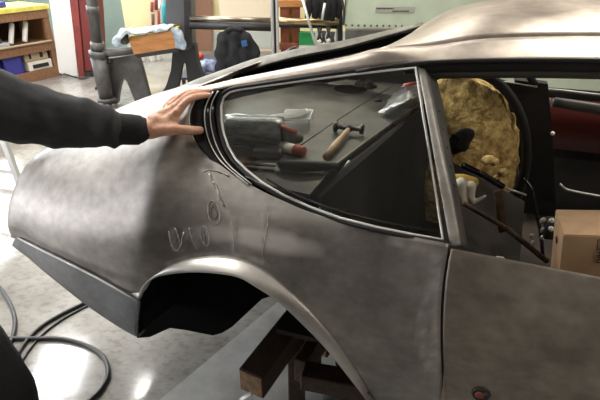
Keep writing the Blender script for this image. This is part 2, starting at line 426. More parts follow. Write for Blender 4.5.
# brown door and cream door in the back wall
d1 = struct(obj('door_1', slab([PY(190, -6, 9.1), PY(212, -6, 9.1), PY(212, 55, 9.1), PY(190, 55, 9.1)], (0, 1, 0), .05), BROWN, smooth=False))
p = PY(214, 10, 9.1)
d2 = struct(obj('door_2', box_bm(1.05, .05, 2.0, T(p.x+.62, 9.12, 1.0), .004), CREAM, smooth=False))
obj('door_frame', bar((p.x+1.17, 9.1, 0), (p.x+1.17, 9.1, 2.05), .06, .07), YELW, d2, smooth=False)
obj('kick_panel', box_bm(.95, .012, .3, T(p.x+.62, 9.085, .2)), SKIRT, d2, smooth=False)
# ceiling lights
for i, (x, y, l, wd, yaw, pw, c) in enumerate(LAMPS):
    t = thing('ceiling_light', ['wide fluorescent ceiling light mirrored in the floor below the tail', 'broad fluorescent ceiling light over the wooden workbench', 'warm fluorescent ceiling light before the green machine', 'fluorescent ceiling light straight over the boot lid', 'warm fluorescent ceiling light over the front of the roof', 'fluorescent ceiling light to the left of the standing man', 'added warm fill light beyond the front wing at the right'][i], 'light', (x, y, CEIL), 'ceiling lights')
    a = math.radians(yaw)
    obj('housing', box_bm(l+.06, wd+.06, .05, T(x, y, CEIL-.115, a), .008), WHITE, t, smooth=False)
    obj('rod', tube([(x, y, CEIL), (x, y, CEIL-.1)], .012), GALV, t)
    for k in (-1, 1):
        obj('tube', tube([Vector((x, y, CEIL-.152))+Vector((math.cos(a)*e-math.sin(a)*k*wd*.3, math.sin(a)*e+math.cos(a)*k*wd*.3, 0)) for e in (-l/2, l/2)], .013), LAMPM, t)

# ================================================================== CAR
car = thing('car', 'bare steel fastback coupe body on timbers with one hand on its tail', 'car', tuple(W(-.48, .88, -1.75)))
def side_base(s):
    xs = [(-1.5, .22), (-1.44, .14), (-1.36, .09), (-1.18, .045), (-1.0, .02), (-.85, 0), (9, 0)]
    for (a, la), (b, lb) in zip(xs, xs[1:]):
        if s <= b: t = max(0, (s-a)/(b-a)); return la+(lb-la)*t
    return 0
Z0 = -.95
def side_L(s, z, L1, z1, p):
    b = side_base(s)
    if z <= Z0: return b+.07*((Z0-z)/.41)**2
    return b+(L1-b)*((z-Z0)/(z1-Z0))**p
def solve(u, v, L1, z1, p, off=0):
    L = .02
    for _ in range(6):
        s, L_, z = PL(u, v, L); L = side_L(s, z, L1, z1, p)+off
    return PL(u, v, L)
OUT = [(143, 291), (152, 278), (165, 268), (181, 261), (200, 257), (222, 256), (245, 260), (268, 272), (290, 290), (315, 316), (340, 346), (358, 372), (375, 401)]
IN = [(138, 300), (143, 287), (154, 278), (170, 274), (190, 272), (214, 273), (238, 277), (256, 287), (277, 301), (301, 323), (325, 348), (346, 374), (366, 400)]
TOPS = [(-.80, .36, -.425), (-.783, .31, -.478), (-.76, .27, -.528), (-.698, .23, -.571), (-.64, .212, -.588), (-.602, .2, -.601), (-.545, .184, -.617), (-.495, .17, -.63), (-.42, .155, -.645), (-.335, .14, -.659), (-.25, .13, -.663), (-.18, .121, -.666), (-.13, .115, -.666), (-.08, .11, -.665), (-.03, .105, -.664), (.034, .1, -.663)]
cols = []
# rear face and tail corner
CORN = [PL(12.5, 232.5, .195), PL(10, 224, .185), PL(10.5, 205, .20), PL(14.5, 188, .235), PL(22, 171, .28), PL(33, 158, .33), PL(48, 147.5, .385)]
for L, sb, st in [(.88, -1.50, -1.40), (.62, -1.50, -1.40), (.45, -1.495, -1.395), (.32, -1.48, -1.385)]:
    Lt = max(L, .40) if L > .32 else .385
    if L < .4: continue
    off = {.88: .035, .62: .03, .45: .022}[L]; Lt = {.88: .88, .62: .66, .45: .52}[L]
    cols.append([(a-off*(1-k/6), L+(Lt-L)*k/6, z) for k, (a, _l, z) in enumerate(CORN)])
cols.append(CORN)
crease = [(12, 232, .22), (26, 240, .13), (60, 257, .06), (100, 277, .03), (128, 293, .005)]
ctop = [CORN[-1], (-1.35, .37, -.655), (-1.15, .36, -.605), (-1.0, .36, -.545), (-.89, .36, -.48)]
for ci, ((u, v, L), (st, Lt, zt)) in enumerate(zip(crease, ctop)):
    if ci == 0: continue
    s0, L0, z0 = PL(u, v, L)
    if u == 12: s0, L0, z0 = -1.455, .21, -.955
    e1_ = [0, 1.45, 1.3, 1.15, 1.05][ci]; e2_ = [0, 1.3, 1.2, 1.1, 1.03][ci]; ep = [0, 2.6, 2.9, 2.8, 2.65][ci]
    c = []
    for k in range(7):
        t = [0, .2, .42, .62, .78, .9, 1][k]; s = s0+(st-s0)*t**e1_; z = z0+(zt-z0)*(1-(1-t)**e2_)
        if k == 0: c.append((s0, L0, z0)); continue
        tt = (z-z0)/(zt-z0); L = L0+(Lt-L0)*tt**ep - .010*math.sin(PI*min(1, tt*1.3))*(1-ci/4)
        c.append((s, L, z))
    cols.append(c)
outc = []
for i, (u, v) in enumerate(OUT):
    st, Lt, zt = TOPS[min(i, 15)]; p = 2.6-.6*min(1, i/6)
    s0, L0, z0 = solve(u, v, Lt, zt, p); outc.append((s0, L0, z0))
    c = []
    for k in range(7):
        t = [0, .17, .34, .52, .7, .86, 1][k]; s = s0+(st-s0)*t; z = z0+(zt-z0)*t
        c.append((s, side_L(s, z, Lt, zt, p), z))
    c[0] = (s0, L0, z0); cols.append(c)
GAPPX = [(449.5, 246), (446.5, 262), (443.5, 283), (441.5, 308), (441, 335), (442, 362), (445, 400), (449, 430)]
def gap_s(z):
    pts = []
    for u, v in GAPPX:
        a = solve(u, v, .1, -.663, 2); pts.append((a[2], a[0]))
    for (za, a), (zb, b) in zip(pts, pts[1:]):
        if z >= zb: t = max(-.3, (z-za)/(zb-za)); return a+(b-a)*t
    return pts[-1][1]+(pts[-1][0]-z)*.15
for i, (s0, z0) in enumerate([(-.06, -1.27), (-.045, -1.36), (.062, -1.36)]):
    st, Lt, zt = TOPS[13+i]; c = []
    if i == 2:
        gap = [(gap_s(z)-.002, z) for z in (-1.36, -1.22, -1.10, -.96, -.85, -.75, -.663)]
        for s, z in gap: c.append((s, side_L(s, z, Lt, zt, 2), z))
        c[-1] = (gap_s(-.663)-.002, Lt, zt)
    else:
        for k in range(7):
            t = k/6; s = s0+(st-s0)*t; z = z0+(zt-z0)*t; c.append((s, side_L(s, z, Lt, zt, 2), z))
    cols.append(c)
def mir(p): return (p[0], 1.76-p[1], p[2]-.03)
BS, BL = Vector((CA, -SA, 0)), Vector((SA, CA, 0))   # car forward, car inward
def wc(cols): return [[W(*p) for p in c] for c in cols]
def wear_q(s, L, z):
    if L > .6: return 0.
    w = .0
    w = max(w, .75*blob(s, z, -.47, -.735, .16, .022, .8, 1, .5))
    w = max(w, .3*blob(s, z, -.38, -.665, .2, .02, .9, 4, .5))
    w = max(w, .25*blob(s, z, -.5, -.69, .05, .1, .7, 5, .6))
    return w
def dark_q(s, L, z):
    if L > .6: return 0.
    w = .55*blob(s, z, -1.15, -.93, .33, .016, .9, 1, .4)
    w = max(w, .35*blob(s, z, -.72, -.62, .06, .06, 1, 9, .5))
    return max(w, .3*blob(s, z, -.68, -.72, .12, .1, 1.0, 7, .5))
bm = relax(patch(wc(cols), 6, 9), 60)
q = obj('quarter_panel', sheet(bm, (-.3, -1, .4), .004), STEEL, car); attr(q, 'wear_and_highlight', wear_q); attr(q, 'dark', dark_q)
bm = relax(patch(wc([[mir(p) for p in c] for c in cols]), 2, 3), 8)
obj('quarter_panel', sheet(bm, (.3, 1, .4), .004), STEEL, car)
# arch lip
inc = [PL(u, v, -.012 if i else -.004) for i, (u, v) in enumerate(IN)]
lipc = []
for a, b in zip(outc, inc):
    m_ = tuple((x+y)/2 for x, y in zip(a, b)); m_ = (m_[0], m_[1]-.006, m_[2]+.003)
    lipc.append([a, m_, b, (b[0], b[1]+.012, b[2]-.004), (b[0], b[1]+.035, b[2]+.004)])
ce = cols[6]; ce = [c_ for c_ in cols if abs(c_[0][0]-PL(128, 293, .005)[0]) < .01][0][0]
a_, b_ = ce, (inc[0][0]-.004, inc[0][1]+.002, inc[0][2]); lipc.insert(0, [a_, tuple((x+y)/2 for x, y in zip(a_, b_)), b_, (b_[0], b_[1]+.012, b_[2]), (b_[0], b_[1]+.035, b_[2])])
lo = obj('arch_lip', sheet(patch(wc(lipc), 4, 3), (-.3, -1, .2), .003), STEEL, car, label='hammered lip of the rear wheel arch, highlight painted in')
attr(lo, 'wear_and_highlight', lambda s, L, z: .25+.6*blob(s, z, -.58, -.82, .17, .06, .9, 2, .6)+.3*blob(s, z, -.2, -1.05, .12, .1, 1, 2, .5))  # lighter tone paints in the highlight on the up-facing lip
obj('arch_lip', sheet(patch(wc([[mir(p) for p in c] for c in lipc]), 2, 2), (.3, 1, .2), .003), STEEL, car)
# weld lines and grinding marks on the quarter panel
def onq(u, v, off=-.001):
    x = min(15, max(0, (u-190)/17.)); i = min(14, int(x)); f = x-i
    a, b = TOPS[i], TOPS[i+1]; Lt = a[1]+(b[1]-a[1])*f; zt = a[2]+(b[2]-a[2])*f
    s, L, z = solve(u, v, Lt, zt, 2.2, off); return W(s, L, z)
from mathutils.bvhtree import BVHTree
BV = BVHTree.FromObject(q, bpy.context.evaluated_depsgraph_get())
def hit(u, v, off=.001):
    r = ray(u, v).normalized(); h = BV.ray_cast(Vector((0, 0, H)), r)
    if h[0] is None: return onq(u, v)
    n = h[1] if h[1].dot(r) < 0 else -h[1]
    return h[0]+n*off
BEADS = [([(203, 172), (210, 170), (219, 172), (229, 176)], .0016), ([(209, 172), (212, 180), (217, 188), (219, 196), (224, 206)], .0022),
         ([(232, 222), (233, 232), (234, 242), (234, 250)], .0016), ([(270, 208), (268, 222), (266, 236), (263, 250), (262, 257)], .0013),
         ([(169, 231), (171, 243), (176, 251), (181, 246), (184, 232)], .0018), ([(175, 228), (178, 236), (181, 247)], .0016), ([(189, 228), (192, 240), (197, 249)], .0013),
         ([(205, 245), (203, 233), (204, 228)], .001), ([(216, 262), (213, 268), (208, 272)], .0022), ([(262, 257), (266, 262), (270, 268)], .0014),
         ([(245, 176), (262, 184), (280, 193), (300, 202)], .0012)]
for pts, r in BEADS:
    P = spline([hit(u, v, r*.4) for u, v in pts], 8)
    P = [p_+Vector((random.uniform(-1, 1), random.uniform(-1, 1), random.uniform(-1, 1)))*r*.5 for p_ in P]
    r *= 1.4 if pts[0][0] < 212 else .9
    obj('weld_bead', tube(P, [r*random.uniform(.6, 1.3) for _ in P], n=6), WELD, q)
for cu, cv, ru, rv, r in [(214, 213, 6, 12, .0018), (214, 213, 3, 6, .0016), (205, 236, 4, 10, .0018), (204, 237, 1.6, 5, .0014)]:
    P = [hit(cu+ru*math.cos(a)+.35*rv*math.sin(a)*.4, cv+rv*math.sin(a), r*.2) for a in [2*PI*k/20 for k in range(20)]]
    obj('grinding_ring', tube(P, r, n=6, closed=True), WELD if ru > 3.5 else IRON, q)
from mathutils.kdtree import KDTree
def paint(o, name, lines, amp):
    a = o.data.attributes[name].data; n = len(o.data.vertices); kd = KDTree(n)
    for i, v in enumerate(o.data.vertices): kd.insert(v.co, i)
    kd.balance()
    for pts, r in lines:
        for p in spline([hit(u, v, 0) for u, v in pts], 14):
            for co, i, d in kd.find_range(p, r*1.5):
                k = amp*max(0, 1-(d/(r*1.5))**2)*(.6+.8*noise.noise(co*50)); a[i].value = max(a[i].value, min(1, k))
paint(q, 'wear_and_highlight', [([(203, 170), (209, 172), (214, 184), (218, 194), (222, 205), (226, 214)], .010), ([(232, 218), (234, 250)], .008), ([(240, 168), (262, 180), (290, 193)], .014),
                  ([(172, 232), (175, 246), (182, 248), (186, 232)], .009), ([(191, 230), (197, 246)], .007), ([(168, 264), (200, 256), (240, 257), (262, 262)], .008), ([(262, 215), (262, 250)], .007)], .55)
paint(q, 'wear_and_highlight', [([(392, 238), (405, 245), (425, 250), (438, 255)], .012), ([(436, 256), (433, 280), (427, 300), (421, 315)], .009), ([(438, 270), (437, 300), (436, 340), (437, 385)], .014), ([(421, 320), (423, 345), (430, 368)], .011)], .45)
paint(q, 'dark', [([(214, 203), (218, 214), (214, 224), (210, 214), (214, 203)], .007), ([(205, 228), (207, 238), (204, 246), (201, 238)], .006), ([(238, 225), (238, 250)], .005), ([(270, 208), (263, 252)], .005),
                  ([(176, 234), (178, 244)], .005), ([(166, 236), (168, 248)], .005), ([(192, 145), (200, 160), (208, 168)], .02)], .6)
# valance under the tail
VL = [(-1.50, .88, -1.06), (-1.50, .62, -1.06), (-1.50, .46, -1.05), PL(15.5, 240, .235), PL(27, 257, .165), PL(80, 300.5, .06), PL(110, 321.5, .03), PL(127, 332, .015)]
vc = []
for i, b in enumerate(VL):
    a = cols[i][0]; a = (a[0], a[1]-.004, a[2]-.001)
    a1 = (a[0]+.012*(i < 5), a[1]+.012, a[2]-(.004 if i == 3 else .012))
    m_ = (a1[0]*.6+b[0]*.4, a1[1]*.6+b[1]*.4-.006, a1[2]*.55+b[2]*.45)
    vc.append([a, a1, m_, b, (b[0]+.01, b[1]+.04, b[2]+.003)])
a = inc[0]; b = PL(137, 337, .0)
vc.append([(a[0], a[1]+.002, a[2]), (a[0]-.002, a[1]+.006, a[2]-.02), ((a[0]+b[0])/2-.002, .004, (a[2]+b[2])/2), b, (b[0]+.01, .04, b[2])])
VAL = steel_mat('valance_steel', (.15, .158, .17), .42)
v_ = obj('rear_valance', sheet(patch(wc(vc), 3, 4), (-.3, -1, .0), .003), VAL, car, label='blue-grey lower rear valance')
obj('rear_valance', sheet(patch(wc([[mir(p) for p in c] for c in vc]), 2, 3), (.3, 1, .0), .003), VAL, car)
obj('valance_step', tube([W(c[0][0], c[0][1]-.004, c[0][2]) for c in vc[3:]], .0035, n=8, sub=4), STEEL_PILLAR, v_)
# deck lid / rear deck
dst = [ctop[0], ctop[1], ctop[2], ctop[3], ctop[4]]
dk = []
Lr = [.0, .22, .5, .78, 1.0]
base = [(-1.40, .40, -.662)]
for (s, L, z), ds_, dz_ in zip([CORN[-1]]+ctop[1:], (-.02, -.03, -.06, -.12, -.16), (.03, .03, .015, -.015, -.045)):
    dk.append([(s+ds_*4*t*(1-t), L+(1.76-2*L)*t, z+dz_*4*t*(1-t)-.03*t) for t in Lr])
fr = [(-.80, .36, -.425), PL(190, 90, .46), PL(215, 80, .88), PL(240, 71, 1.18), (-.95, 1.40, -.535)]
dk.append(fr)
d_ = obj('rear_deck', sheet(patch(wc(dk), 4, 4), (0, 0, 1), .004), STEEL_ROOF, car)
# roof rails (rear pillars) -------------------------------------------------
low = [(-.80, .36, -.425)]+[PL(u, v, .358) for u, v in [(212, 90), (235, 86), (260, 82.5), (300, 76), (350, 69), (385, 65), (417, 62)]]
up = [PL(190, 90, .46)]+[PL(u, v, .43) for u, v in [(212, 86.5), (240, 79), (262, 74), (300, 66), (350, 55.5), (380, 48)]]+[PL(414, 36, .50)]
rc = []
for i, (a, b) in enumerate(zip(low, up)):
    m_ = ((a[0]+b[0])/2, (a[1]+b[1])/2-.012, (a[2]+b[2])/2+.014)
    e = (b[0], b[1]+.012, b[2]-.012); rc.append([a, m_, b, e, (e[0], e[1]+.006, e[2]-.05)])
obj('rail_return', sheet(patch(wc([c_[2:] for c_ in rc[:7]]), 4, 4), (-.1, -1, 1), .003), DARK, car)
# far pillar
fo = [PL(u, v, 1.34 if u > 220 else 1.24) for u, v in [(170, 90.5), (198, 78.5), (225, 69), (250, 60), (275, 53.5), (300, 48), (340, 41), (380, 32), (422, 22)]]
fi = [PL(u, v, 1.27 if u > 228 else 1.17) for u, v in [(186, 89), (208, 82), (230, 75.5), (252, 68.5), (275, 61.5), (300, 55), (340, 47.5), (380, 37), (424, 25)]]
fc = [[a, ((a[0]+b[0])/2, (a[1]+b[1])/2, (a[2]+b[2])/2+.004), b, (b[0], b[1]+.01, b[2]-.01), (b[0], b[1]+.03, b[2]-.02)] for a, b in zip(fo, fi)]
obj('roof_rail', sheet(patch(wc(fc), 3, 3), (0, -1, 1), .01), PRIMER, car, label='matt grey far roof rail')
obj('rail_shade_panel', sheet(patch(wc([[(b[0], b[1]+.02, b[2]-.012), (b[0], b[1]+.05, b[2]-.08), (b[0], b[1]+.08, b[2]-.17)] for b in fi[2:]]), 3, 2), (0, -1, 0), .004), VOIDM, car)  # black sheet added to paint the shade inside the rear opening
# roof skin
def roofz(s):
    return -.205 if s > .3 else -.205-.10*((.3-s)/.5)**2.2
rf = []
rows = [.36, .39, .45, .60, .88, 1.12, 1.28, 1.36, 1.40]
def edgez(s):
    pts = [(-.30, -.316), (-.2, -.297), (-.101, -.277), (.096, -.257), (.319, -.243), (.6, -.235), (.9, -.25), (1.2, -.3)]
    for (a, za), (b, zb) in zip(pts, pts[1:]):
        if s <= b: return za+(zb-za)*max(0, (s-a)/(b-a))
    return -.3
r0 = [rc[6][0], rc[6][1], rc[6][2], PL(392, 43.5, .60), PL(409, 34.5, .88), PL(418, 28, 1.12), PL(424, 24, 1.26), PL(427, 24, 1.32), PL(428, 26, 1.34)]
rf.append(r0)
def roofcol(s, k=1.):
    ez = edgez(s); cz = -.138 if s > .3 else (-.150 if s > .1 else -.168)
    if s < -.05: cz = -.205
    if s > .7: cz = -.168-.10*((s-.7)/.5)**1.5
    out = []
    for L in rows:
        t = (L-.36)/1.04; prof = 1-abs(2*t-1)**2.6
        out.append((s, L, ez+(cz-ez)*prof-.03*t))
    return out
for s in (-.08, .03, .15, .35, .5, .62): rf.append(roofcol(s))
railc = [c_[:3] for c_ in rc[:7]]+[c_[:3] for c_ in rf[1:]]
obj('roof_rail', sheet(patch(wc(railc), 4, 4), (-.1, -1, 1), .004), STEEL_ROOF, car)
rf = [c_[2:] for c_ in rf]
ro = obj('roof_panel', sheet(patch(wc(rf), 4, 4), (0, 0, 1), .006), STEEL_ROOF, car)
# dark headliner void under the roof, drip rail, door-top rail
dr = [W(s, .357, edgez(s)-.004) for s in (-.27, -.1, .1, .32, .5, .62)]
obj('drip_rail', tube(dr, .006, n=8, sub=4), BLACK, car)
hd = [[(s, .362, edgez(s)-.006), (s, .364, edgez(s)-.026), (s, .372, edgez(s)-.034)] for s in (-.14, .0, .2, .4, .62)]
obj('cant_rail', sheet(patch(wc(hd), 3, 2), (-.3, -1, 0), .02), DARK, car)
hd = [[(s, .372, edgez(s)-.034), (s, .378, edgez(s)-.05), (s, .392, edgez(s)-.056)] for s in (-.10, .0, .2, .4, .62)]
obj('door_frame_rail', sheet(patch(wc(hd), 3, 2), (-.3, -1, 0), .012), mat('rail_grey', (.07, .064, .055), .5, .3), car)
hl = [[(s, L, (roofcol(s)[j][2])-.035) for j, L in enumerate(rows) if 0 < j < 8] for s in (-.1, .1, .35, .6)]
obj('headliner', sheet(patch(wc(hl), 2, 2), (0, 0, -1), .004), DARK, car)
# quarter window -----------------------------------------------------------------
def gl(u, v):
    L = .36-(.36-.118)*0
    # side glass plane leans: L as function of z between sill and rail
    L = .3
    for _ in range(8):
        s, _l, z = PL(u, v, L)
        zt = -.295-.15*max(0, min(1, (-.11-s)/.6)); zb = -.664+.06*max(0, min(1, (-.2-s)/.4)); Lb = .112+.09*max(0, min(1, (-.15-s)/.45))
        t = max(0, min(1.05, (z-zb)/(zt-zb))); L = Lb+(.352-Lb)*t**.9
    return (s, L-.002, z)
GO = [(415.5, 67.5), (390, 70), (350, 74.5), (300, 81), (260, 86.5), (240, 89.5), (230, 92), (224, 97), (221.5, 106), (222, 120), (224.5, 134), (229, 147), (236, 159), (247, 170), (262, 182), (284, 195), (310, 206.5), (340, 217.5), (375, 226.5), (410, 233.5), (443, 239)]
go = [W(*gl(u, v)) for u, v in GO]
qw = obj('quarter_window', tube(go+[W(*gl(437, 200)), W(*gl(429, 150)), W(*gl(421, 100))], .0038, n=8, closed=True), CHROME, car, label='chrome-framed rear side window')
gsm = spline(go, 3)
bm = bmesh.new(); gv = [bm.verts.new(p+BL*.004) for p in gsm]
nt_ = 12; topn = 13; 
f = bm.faces.new(gv); bmesh.ops.triangulate(bm, faces=[f])
obj('glass_pane', face_dir(bm, -BL), GLASS, qw, smooth=False)
obj('window_seal', tube([p-BL*.0+Vector((0, 0, 0)) for p in [W(*gl(u, v)) for u, v in [(412, 64), (390, 66.5), (350, 71), (300, 78), (260, 84), (236, 87.5), (226, 91), (220, 97), (218, 107), (218.5, 121), (221.5, 135.5), (226, 149), (233.5, 161), (245, 172.5), (260, 184.5), (283, 198), (309, 209.5), (339, 220.5), (375, 229.5), (410, 236.5), (446, 242)]]], .0055, n=8, sub=2), RUBBER, qw)
obj('window_seal', tube([W(*gl(u, v))+BL*.006 for u, v in [(443, 233), (410, 228), (375, 221.5), (342, 213), (312, 202.5), (287, 191.5), (266, 179)]], .0035, n=8, sub=2), RUBBER, qw)
# vent between deck and window: three blades with bright edges
vl = [(201, 91.5), (195, 101), (190.5, 113), (190.5, 125), (194, 138), (200.5, 149), (210, 159), (225, 171), (240, 182)]
vr = [(224, 90), (219.5, 98), (217, 108), (217.5, 121), (220.5, 136), (225, 149), (232, 161.5), (243, 172.5), (256, 183)]
def vp(i, t, off=0):
    a = Vector(gl(*vr[i])); l = PL(*vl[i], [.355, .33, .312, .292, .268, .25, .228, .205, .185][i]); l = Vector(l)
    p = l.lerp(a, t); p.y += off-.006*math.sin(PI*t); return W(*p)
vt = obj('quarter_vent', sheet(patch([[vp(i, t, .012) for t in (0, .33, .66, 1)] for i in range(9)], 3, 3), (-.3, -1, .3), .004), BLACK, car, label='black finned vent behind the side window')
for t, tw in [(.0, .5), (.6, .16), (.8, .14)]:
    bl = obj('vent_blade', sheet(patch([[vp(i, t, -.002), vp(i, t+tw*.5, .002), vp(i, t+tw, .010)] for i in range(9)], 3, 2), (-.3, -1, .3), .002), BLACK_GLOSS, vt)
    obj('bright_edge', tube([vp(i, t, -.004) for i in range(8 if t < .3 else 9)], .0019, n=6, sub=3), CHROME, bl)
# pillar between window and door
pf = [PL(u, v, L) for u, v, L in [(417, 66, .362), (424, 100, .30), (432, 145, .23), (441, 195, .162), (450, 245, .105)]]
pb = [PL(u, v, L) for u, v, L in [(425, 68, .362), (432, 100, .302), (441, 145, .232), (452, 195, .164), (461, 245, .106)]]
pc_ = [PL(u, v, L) for u, v, L in [(437, 80, .40), (443, 105, .35), (450, 145, .285), (459, 195, .22), (468, 247, .165)]]
pg = [[(a[0]+.002, a[1]+.02, a[2]), a, ((a[0]+b[0])/2, (a[1]+b[1])/2-.004, (a[2]+b[2])/2), b] for a, b in zip(pf, pb)]
pil = obj('door_pillar', sheet(patch(wc(pg), 4, 3), (-.2, -1, .3), .006), STEEL_PILLAR, car, label='bright steel pillar between side window and door')
obj('pillar_return', sheet(patch(wc([[(b[0]+.0005, b[1]+.001, b[2]), ((b[0]+c[0])/2, (b[1]+c[1])/2, (b[2]+c[2])/2), c] for b, c in zip(pb, pc_)]), 4, 2), (.6, -1, .2), .006), mat('return_grey', (.19, .185, .175), .5, .6, var=.3), pil)
for i in range(5):
    c = Vector(pb[1]).lerp(Vector(pb[3]), .1+i*.2); d = Vector(pc_[1]).lerp(Vector(pc_[3]), .1+i*.2)
    x = W(*(c.lerp(d, .5))); obj('rivet', lathe([(.0035, -.001), (.0035, .001), (.001, .003)], Matrix.Translation(x) @ Vector((.3, -1, .1)).to_track_quat('Z', 'Y').to_matrix().to_4x4(), 8), IRON_D, pil)
# door -----------------------------------------------------------------------------
dc = []
for s in (.052, .09, .2, .4, .7, 1.0, 1.15):
    c = []
    for k, z in enumerate([-1.36, -1.22, -1.10, -.96, -.85, -.76, -.71, -.678]):
        zt = -.675-.03*min(1, s)**1.0
        zz = z if k < 5 else z+(zt+.678)*(k-4)/3
        c.append((gap_s(zz)+.0045 if s < .06 else s, side_L(s, zz, .098, zt+.008, 2), zz))
    L, z = c[-1][1], c[-1][2]; c.append((c[-1][0], L+.006, z+.001)); c.append((c[-1][0], L+.012, z-.012))
    dc.append(c)
DOORM = STEEL_DOOR
g = [[(gap_s(z)-.02, side_L(0, z, .098, -.667, 2)+.008, z), (gap_s(z)+.03, side_L(0, z, .098, -.667, 2)+.008, z)] for z in (-1.34, -1.2, -1.05, -.95, -.85, -.75, -.68)]
obj('gap_shade_strip', sheet(patch(wc(g), 2, 2), (-.3, -1, 0), .003), BLACK, car)  # black backing strip standing in for shade inside the door gap
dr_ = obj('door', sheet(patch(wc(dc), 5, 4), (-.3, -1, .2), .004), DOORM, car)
attr(dr_, 'dark', lambda s, L, z: .4*blob(s, z, .16, -.765, .06, .006, 1, 3, .4)+.35*blob(s, z, .35, -.86, .05, .02, 1, 4, .4))
dhole = PL(481, 393, .005)
hm = Matrix.Translation(W(dhole[0], dhole[1]-.004, dhole[2])) @ (-BL).to_track_quat('Z', 'Y').to_matrix().to_4x4()
lk = obj('lock_hole', lathe([(.021, -.006), (.024, .0), (.022, .004), (.017, .005), (.016, -.004)], hm, 24), IRON_D, dr_)
obj('lock_plug', lathe([(.012, -.004), (.012, .006), (.009, .008)], hm @ Matrix.Translation((-.004, 0, 0)), 20), mat('red_oxide', (.2, .05, .035), .5), lk)
bm = bar(W(.08, .15, -.76), W(1.15, .15, -.79), .05, .006, .001)
obj('door_top_rail', bm, DARKB, dr_)
obj('door_inner_panel', sheet(patch(wc([[(s, .14, -.74-.03*s), (s, .17, -1.0), (s, .15, -1.34)] for s in (.08, .6, 1.15)]), 2, 2), (.3, 1, 0), .004), DARK, dr_)
obj('catch', box_bm(.02, .012, .012, Matrix.Translation(WL(500, 259, .105)) @ Matrix.Rotation(-.31, 4, 'Z'), .003), GALV, dr_)
# far door, far pillar, sill and underbody --------------------------------------------
fdc = [[(s, 1.66, -.63), (s, 1.70, -.8), (s, 1.73, -1.0), (s, 1.68, -1.36)] for s in (.36, .6, .9, 1.15)]
fdo = obj('door', sheet(patch(wc(fdc), 3, 3), (.3, 1, 0), .01), DARK, car, label='far door seen from inside')
obj('door_skin', sheet(patch(wc([[(s, 1.655, -.68), (s, 1.675, -.95)] for s in (.44, .6, 1.1)]), 2, 2), (-.3, -1, 0), .004), REDI, fdo, label='deep red inner skin')
obj('top_edge', tube([WL(536, 88.5, 1.6), WL(560, 90.5, 1.6), WL(600, 95, 1.6), WL(660, 103, 1.6)], .007, n=8), mat('edge_grey', (.3, .3, .28), .4, .5), fdo)
obj('lower_rail', tube([WL(560, 184, 1.45), WL(566, 189, 1.45), WL(580, 192.5, 1.45), WL(605, 197, 1.45), WL(640, 203, 1.45)], .006, n=8, sub=3), GALV, fdo)
obj('armrest_band', bar(WL(552, 102, 1.58), WL(660, 118, 1.58), .03, .05, .01), mat('band_grey', (.06, .055, .05), .5), fdo)
fp = slab([WL(515, 80, 1.5), WL(548, 84, 1.5), WL(553, 140, 1.5), WL(556, 215, 1.5), WL(523, 215, 1.5), WL(516, 140, 1.5)], BL, .06)
fpo = obj('far_pillar', fp, BLACK, car, smooth=False)
obj('belt_bolt', lathe([(.009, -.004), (.011, .0), (.009, .004), (.004, .008)], Matrix.Translation(WL(552.5, 133.5, 1.49)) @ (-BL).to_track_quat('Z', 'Y').to_matrix().to_4x4(), 16), WHITE, fpo)
obj('window_divider', bar(WL(527, 72, 1.42), WL(537, 88, 1.52), .02, .03, .003), BLACK, fpo)
obj('far_trim', slab([WL(446, 79, 1.42), WL(470, 77.5, 1.42), WL(538, 88, 1.42), WL(520, 102, 1.42), WL(446, 92, 1.42)], BL, .02), BLACK, car, smooth=False)
obj('far_trim_edge', tube([WL(466, 76, 1.40), WL(505, 82, 1.40), WL(537, 87, 1.40)], .004, n=8), mat('edge2', (.3, .29, .26), .4, .5), car)
# windscreen frame, front wing and bonnet (just outside the frame)
for L0, L1 in ((.375, .15), (1.385, 1.61)): obj('windscreen_pillar', tube([W(.60, L0, -.262), W(.8, L0+(L1-L0)*.3, -.36), W(1.2, L1, -.71)], [.02, .02, .026], n=10, sub=4), STEEL_PILLAR, car)
obj('windscreen_header', tube([W(.62, .38, -.262), W(.635, .6, -.17), W(.64, .88, -.153), W(.635, 1.16, -.175), W(.62, 1.38, -.275)], .014, n=10, sub=3), STEEL_PILLAR, car)
for far in (0, 1):
    g = [[(s_, .06, -1.36), (s_, .0+t_*.04, -1.0), (s_, .03+t_*.05, -.82), (s_, .1+t_*.06, -.72-t_*.05), (s_, .3, -.69-t_*.09), (s_, .5, -.68-t_*.1)] for s_, t_ in ((1.162, 0), (1.5, .15), (1.9, .5), (2.3, 1.0), (2.55, 1.8))]
    if far: g = [[mir(p_) for p_ in c_] for c_ in g]
    obj('front_wing', sheet(patch(wc(g), 3, 3), (0, (-1, 1)[far], .5), .004), STEEL, car)
obj('bonnet', sheet(patch(wc([[(s_, L_, -.68-t_*.1+.02*math.sin(PI*(L_-.5)/.76)-.012*(L_-.5)/.76*2) for L_ in (.5, .7, .88, 1.06, 1.26)] for s_, t_ in ((1.3, 0), (1.5, .15), (1.9, .5), (2.3, 1.0), (2.55, 1.8))]), 3, 3), (0, 0, 1), .004), STEEL, car)
